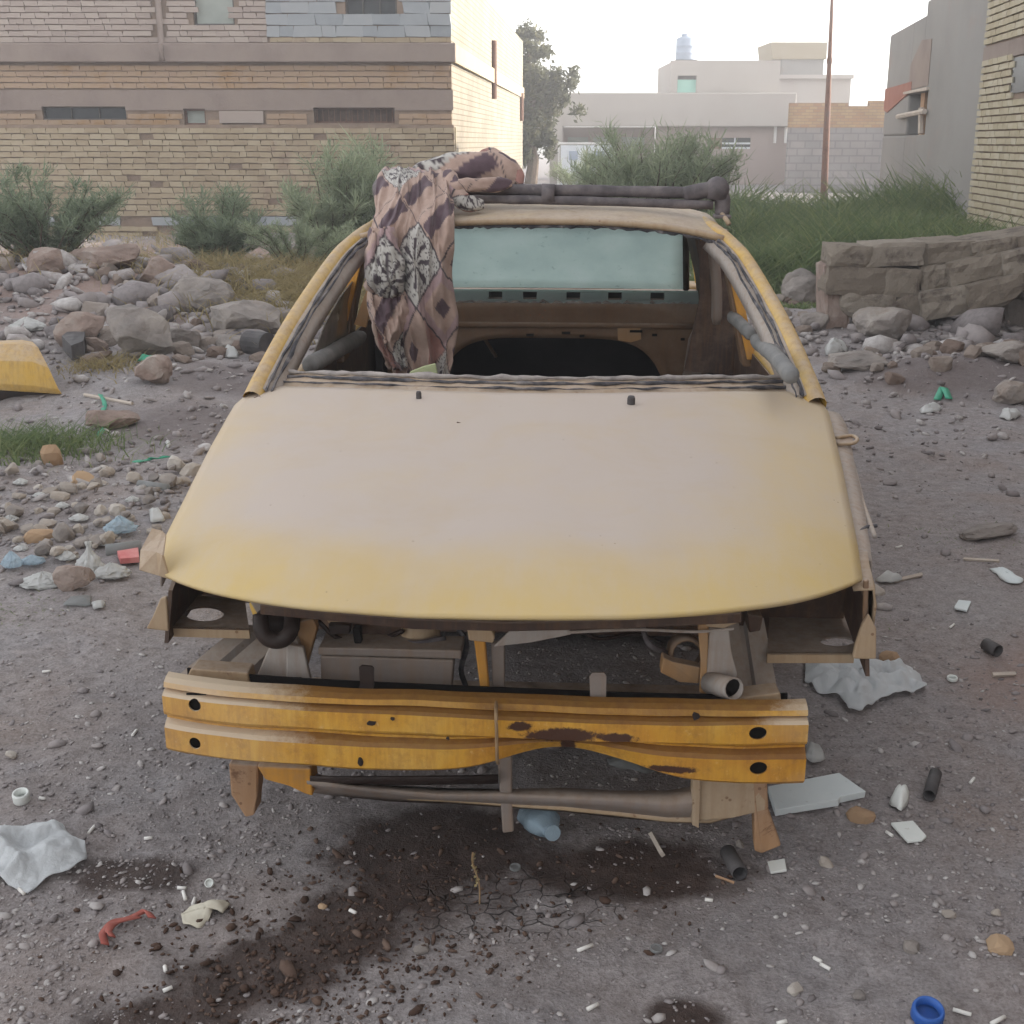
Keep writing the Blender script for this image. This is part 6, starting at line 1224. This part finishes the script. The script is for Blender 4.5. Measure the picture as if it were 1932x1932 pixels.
# squashed blue bottle under the latch post
g = gp(1015, 1585); m = MB().lathe([(0, .0), (.026, 0), (.034, .006), (.034, .05), (.031, .058), (.034, .066), (.033, .085), (.024, .11), (.013, .125), (.013, .145), (.0, .145)], (0, 0, 0), 26); R_ = Matrix.Rotation(math.radians(78), 3, 'X') @ Matrix.Rotation(.2, 3, 'Z'); R_ = Matrix.Rotation(.25, 3, 'Z') @ R_
m.v = [R_ @ Vector((v.x * 1.1, v.y * .75, v.z)) + Vector(mn.noise_vector(v * 30)) * .006 + g + Vector((-.01, .06, .034)) for v in m.v]
t = thing('plastic_bottle', 'squashed pale blue plastic bottle under the beam', 'bottle', g); part('body', m, 'film_blue', t, smooth=True, solid=.001); m2 = MB().lathe([(0, 0), (.015, 0), (.016, .003), (.016, .014), (0, .015)], (0, 0, .14), 18); m2.v = [R_ @ v + g + Vector((-.01, .06, .034)) for v in m2.v]; part('neck_ring', m2, 'film_blue', t)
def ringcap(px, py, r, mat, name, label, h=.012, tilt=.3, rz=0.):
    g = gp(px, py); m = MB().lathe([(r * .72, h * .3), (r * .76, h), (r * .92, h * 1.05), (r, h * .8), (r, 0), (r * .95, -h * .1), (0, 0)], (0, 0, 0), 22); R_ = Matrix.Rotation(rz, 3, 'Z') @ Matrix.Rotation(tilt, 3, 'X'); m.v = [R_ @ v + g + Vector((0, 0, .006)) for v in m.v]; return single(name, m, mat, label, 'cap', smooth=True)
ringcap(42, 1514, .018, 'white_plastic', 'bottle_cap', 'round white cap near the left edge', .020, .2); ringcap(972, 1643, .011, 'film_grey', 'bottle_cap', 'clear bottle ring below the crushed bottle', .005, .1); ringcap(1748, 1924, .026, 'blue_plastic', 'bottle_cap', 'blue plastic cap at the bottom edge', .02, .25); ringcap(1238, 1800 - 3, .011, 'film_grey', 'bottle_cap', 'dull ring half sunk right of the mud cracks', .005, .1); ringcap(1796, 1286, .014, 'white_plastic', 'bottle_cap', 'white cap lying far right of the plastic sheet', .008, .1); ringcap(396, 1672, .009, 'white_plastic', 'bottle_cap', 'tiny pale cap above the pale rag', .006, .8)
def rod(name, a, b, r, mat, label, cat, group=None, open_=False, n=8):
    A, B = gp(*a), gp(*b); m = MB().tube([A + Vector((0, 0, r)), A.lerp(B, .5) + Vector((0, 0, r)), B + Vector((0, 0, r))], r, n, not open_); return single(name, m, mat, label, cat, group, smooth=n > 6, **({'solid': .002} if open_ else {}))
rod('hose_piece', (1372, 1620), (1395, 1662), .016, 'dark_plastic', 'short black hose end below the right tow leg', 'hose', None, True, 14); rod('hose_piece', (1764, 1470), (1752, 1512), .014, 'dark_plastic', 'black hose piece right of the curled scrap', 'hose', None, True, 14); rod('hose_piece', (1858, 1226), (1882, 1238), .018, 'dark_plastic', 'ribbed black hose stub far right of the sheet', 'hose', None, True, 14)
rod('wood_strip', (1228, 1578), (1250, 1618), .006, 'wood_grey', 'thin grey wood strip on the stain below the beam', 'strip', None, False, 4); rod('wood_strip', (1350, 1655), (1385, 1668), .003, 'wood_tan', 'thin tan twig beside the short hose end', 'twig', None, False, 5); rod('wood_strip', (1872, 1278), (1915, 1276), .007, 'wood_grey', 'flat grey strip at the right edge', 'strip', None, False, 4); rod('wood_strip', (1688, 1100), (1738, 1088), .008, 'wood_grey', 'grey stick lying right of the wing', 'stick', None, False, 5); rod('wood_strip', (1818, 1058), (1885, 1062), .006, 'wood_grey', 'long thin pale stick on the right slope', 'stick', None, False, 5); rod('wood_strip', (160, 752), (250, 765), .01, 'wood_grey', 'long grey branch on the dirt beyond the green strap', 'branch', None, False, 6)
BT = [((335, 1678), (352, 1679)), ((346, 1685), (350, 1700)), ((364, 1710), (368, 1698)), ((343, 1808), (350, 1835)), ((311, 1826), (313, 1836)), ((308, 1873), (325, 1866)), ((74, 1508), (86, 1510)), ((98, 1503), (97, 1514)), ((168, 1574), (180, 1560)), ((272, 1585), (288, 1583)), ((36, 1680), (46, 1690)), ((1405, 1648), (1428, 1650)), ((1548, 1822), (1566, 1832)), ((1672, 1572), (1684, 1580)), ((1798, 1908), (1832, 1918)), ((1936, 1918), (1956, 1906)), ((1466, 1935), (1484, 1930)), ((930, 1830), (938, 1846)), ((1090, 1797), (1118, 1786)), ((1192, 1757), (1206, 1750)), ((1108, 1908), (1128, 1898)), ((962, 1924), (974, 1926)), ((660, 1720), (672, 1726)), ((1400, 1692), (1422, 1692)), ((1535, 1810), (1550, 1818)), ((1920, 1760), (1926, 1775)), ((1830, 1480), (1838, 1470)), ((1700, 1910), (1730, 1918)), ((1870, 1935), (1895, 1922)), ((1560, 1705), (1575, 1712)), ((1690, 1035), (1702, 1032)), ((1735, 1030), (1748, 1031)), ((80, 1270), (96, 1268)), ((150, 1380), (162, 1386)), ((250, 1390), (258, 1380)), ((20, 1295), (34, 1290)), ((1792, 1186), (1800, 1180)), ((1768, 1258), (1780, 1254)), ((1330, 1700), (1345, 1702))]
for a, b in BT[::2] + BT[1:16:4]: rod('cigarette_butt', a, b, .0036, 'paper_white', 'white cigarette end lying on the bare dirt', 'cigarette butt', 'cigarette ends scattered over the dirt')
# weed stalk in the stain
g = gp(905, 1705); top_ = Vector(aty(892, 1608, g.y - .01)); m = MB().tube(spline([g, g.lerp(top_, .4) + Vector((.004, 0, 0)), g.lerp(top_, .8) - Vector((.003, 0, 0)), top_], 10), .0018, 5)
t = thing('weed_stalk', 'single dry weed stalk in front of the latch post', 'weed', g); part('stem', m, 'stalk', t); m = MB(); random.seed(8)
for k in range(22):
    p = g.lerp(top_, random.uniform(.35, 1.)); d = Vector([random.gauss(0, 1) for _ in range(3)]).normalized() * .008; e = d.orthogonal().normalized() * .003; m.add([p, p + d * .5 + e, p + d, p + d * .5 - e], [(0, 1, 2, 3)])
part('seed_heads', m, 'dry_grass', t)
# litter among the stones on the left
def bag(px, py, wpx, hpx, mat, label, seed, knot=False, name='plastic_bag', cat='plastic bag', dep=.8, sag=.35):
    g = gp(px, py); k = g.y / 2300.; a, h_ = wpx * k / 2, hpx * k; m = MB(); rows = []; nr, nc = 30, 48
    for i in range(nr):
        f = i / (nr - 1); row = []
        for j in range(nc + 1):
            th = 2 * math.pi * j / nc; c_, s_ = math.cos(th), math.sin(th)
            prof_ = (math.sin(math.pi * min(f, .97) ** .6) ** .7 * (1 - f * .35)) if not knot else (1 - f) ** .7 * (1 - .55 * sstep(.35, .75, f)) + .16 * sstep(.8, 1., f)
            d = Vector((c_ * 1.4, s_ * 1.4, f * 2.2 + seed)); cr = 1 + .42 * (1 - 2.2 * abs(mn.noise(d * 1.5))) * .6 + .30 * (abs(mn.noise(d * 3.6)) - .2) + .14 * mn.noise(d * 8.) + (.22 * math.cos(th * 9 + seed) * f if knot else 0)
            z = h_ * (f if knot else f * (1 - sag * abs(mn.noise(Vector((c_ * 2, s_ * 2, seed + 4.))))))
            row.append(g + Vector((c_ * a * prof_ * cr, s_ * a * dep * prof_ * cr, z + .004)))
        rows.append(row)
    m.grid(rows); single(name, m, mat, label, cat, smooth=True)
bag(172, 1082, 52, 62, 'film_white', 'knotted white plastic bag standing on the stone heap', 2.3, True)
bag(82, 1108, 78, 30, 'film_white', 'crumpled white plastic bag lying left of the dark stone', 5.1)
bag(212, 1090, 66, 30, 'film_white', 'torn white plastic bag right of the knotted bag', 8.7)
bag(24, 1074, 36, 34, 'film_blue', 'pale blue plastic bottle end at the left of the heap', 3.9, False, 'plastic_bottle', 'bottle')
bag(62, 1066, 44, 18, 'film_blue', 'pale blue flattened wrapper beside the bottle end', 6.6, False, 'plastic_wrapper', 'wrapper')
bag(228, 1006, 58, 34, 'film_blue', 'pale blue crushed plastic on the stone heap', 9.4, False, 'plastic_wrapper', 'wrapper')
bag(55, 652, 62, 26, 'film_white', 'pale plastic bag behind the yellow car corner', 4.4)
bag(270, 532, 34, 18, 'film_blue', 'pale blue plastic bag on the far heap', 7.7)
for (pts, mt, lb, ct, h_) in ((((282, 968), (300, 966), (312, 985), (285, 990)), 'film_white', 'white plastic bag scrap tucked beside the bonnet edge', 'plastic bag', .03), (((420, 668), (428, 662), (450, 666), (450, 676), (430, 678)), 'film_white', 'small crumpled white paper near the pillar foot', 'paper', .06), (((455, 648), (470, 638), (485, 650), (470, 660)), 'film_white', 'white plastic scrap beside the dark roll', 'plastic scrap', .05), (((305, 1055), (316, 1050), (320, 1062), (310, 1066)), 'film_white', 'unseen', 'scrap', .02), (((1556, 660), (1568, 650), (1590, 652), (1600, 662), (1580, 672), (1558, 672)), 'film_white', 'white plastic bag by the right windscreen pillar', 'plastic bag', .08), (((1735, 776), (1760, 768), (1778, 774), (1760, 782), (1738, 782)), 'film_white', 'white litter scrap on the right slope', 'scrap', .04), (((1885, 790), (1892, 776), (1910, 778), (1928, 786), (1905, 795)), 'film_white', 'bright white paper scrap near the right edge', 'paper', .04), (((1650, 1100), (1670, 1088), (1698, 1090), (1702, 1098), (1680, 1104)), 'film_white', 'pale plastic wrapper beside the right wing', 'wrapper', .025), (((120, 1145), (135, 1130), (172, 1128), (172, 1146), (140, 1150)), 'film_grey', 'grey plastic film flat on the dirt below the bags', 'film', .015), (((172, 1140), (182, 1138), (200, 1142), (195, 1152), (178, 1156)), 'film_white', 'white curved plastic piece below the dark stone', 'scrap', .02), (((260, 690), (290, 682), (305, 690), (285, 698)), 'green_plastic', 'turquoise plastic scrap beside the soil lump', 'scrap', .05), (((312, 838), (318, 834), (322, 842), (316, 848)), 'film_white', 'small white scrap in the dirt midway left', 'scrap', .02)):
    if lb != 'unseen': patch('litter', pts, mt, lb, ct, h_, .55, 30, 7, hash(lb) % 50 if False else len(lb))
for (pts, th, mt, nm, lb, ct) in ((((222, 1052), (262, 1046), (264, 1068), (228, 1070)), .02, 'red_box', 'red_carton', 'red and pink carton beside the torn fender corner', 'carton'), (((120, 672), (150, 645), (165, 652), (160, 680), (138, 690)), .09, 'dark_plastic', 'plastic_crate', 'broken black plastic crate beyond the yellow car corner', 'crate'), (((382, 872), (395, 866), (400, 880), (384, 884)), .01, 'green_plastic', 'x', 'unseen', 'x')):
    if lb != 'unseen': slab(nm, pts, th, mt, lb, ct)
def strap(pts, w_, mat, name, label, cat):
    P = [gp(*p) + Vector((0, 0, .015)) for p in pts]; q = spline(P, 24); m = MB().grid([[p + Vector((-w_, 0, .003 * math.sin(i * .7))), p + Vector((w_, 0, -.004))] for i, p in enumerate(q)]); single(name, m, mat, label, cat, smooth=True, solid=.003)
strap([(190, 752), (198, 768), (192, 790), (198, 808), (186, 828)], .012, 'green_plastic', 'green_strap', 'green plastic strap hanging down the earth bank', 'strap'); strap([(255, 878), (280, 872), (300, 870), (320, 866)], .012, 'green_plastic', 'green_strap', 'green plastic strip lying above the stone heap', 'strap'); strap([(1768, 758), (1778, 748), (1790, 758)], .02, 'green_plastic', 'green_scrap', 'teal plastic scrap on the right slope', 'scrap')
strap([(200, 1792), (196, 1772), (208, 1757), (238, 1744), (272, 1732), (288, 1744)], .007, 'red_cloth', 'red_ribbon', 'torn red cloth strip at lower left', 'cloth strip'); strap([(212, 1780), (206, 1768), (222, 1752), (262, 1742)], .006, 'red_cloth', 'red_ribbon', 'second short red strip tangled in the torn red cloth', 'cloth strip')
g = gp(485, 672); m = MB().tube([g + Vector((-.06, .05, .08)), g + Vector((.08, -.05, .08))], .075, 16); single('foam_roll', m, 'dark_plastic', 'dark grey roll lying left of the windscreen pillar foot', 'roll', smooth=False)
rod('pipe_piece', (200, 1048), (268, 1040), .02, 'film_grey', 'pale grey pipe piece behind the red carton', 'pipe', None, False, 12); rod('pipe_piece', (262, 920), (318, 928), .016, 'film_grey', 'pale grey tube lying on the stone heap', 'tube', None, False, 12)
# more broken pieces: the continuous bank on the left and the collapse on the right
random.seed(501)
for (n_, x0, x1, y0, y1, w0, w1, lb, gr) in ((70, 0, 520, 545, 690, 18, 52, 'broken chunk in the rubble bank below the brick wall', 'chunks of the left rubble bank'), (22, 1560, 1940, 662, 705, 16, 48, 'broken chunk at the toppled wall foot', 'chunks below the toppled wall'), (16, 1440, 1560, 520, 640, 16, 40, 'broken chunk between right pillar and toppled wall', 'chunks beside the right pillar')):
    for k in range(n_):
        x, y = random.uniform(x0, x1), random.uniform(y0, y1)
        if x < 130 and 630 < y < 770: continue
        w_ = random.uniform(w0, w1); fx = (x - x0) / (x1 - x0); fy = (y - y0) / (y1 - y0)
        l2 = '%s %s, %s %s' % ('small' if w_ < w0 + (w1 - w0) * .4 else 'large', lb, 'far' if fy < .33 else 'middle' if fy < .67 else 'near', 'left' if fx < .33 else 'centre' if fx < .67 else 'right')
        o = stone(x, y, w_, l2, gr, tan=False); o.data = CH[random.randrange(len(CH))]; o.name = 'rubble_chunk'; o['category'] = 'rubble'

random.seed(640)
for (x, y, w_, h_, lb) in ((40, 915, 26, 12, 'small white plastic scrap by the left edge of the stone heap'), (75, 940, 22, 10, 'small white scrap below the upright tan stone'), (118, 960, 24, 12, 'white wrapper among stones in the middle of the heap'), (150, 985, 34, 14, 'white plastic scrap above the egg shaped stone'), (250, 945, 26, 12, 'white scrap right of the tan elongated stone'), (20, 985, 30, 12, 'white plastic at the left edge of the heap'), (300, 905, 22, 10, 'white scrap at the back of the heap by the bonnet'), (196, 1030, 30, 16, 'white crumpled plastic between egg stone and red carton'), (128, 1062, 40, 18, 'white plastic behind the dark brown stone'), (40, 1040, 26, 12, 'pale plastic above the blue bottle end'), (390, 655, 26, 14, 'white scrap among rubble left of the small paper'), (330, 620, 22, 12, 'white scrap in the rubble bank beside the broad slab')):
    bag(x, y, w_, h_, 'film_white', lb, random.uniform(1, 9), False, 'plastic_scrap', 'plastic scrap')
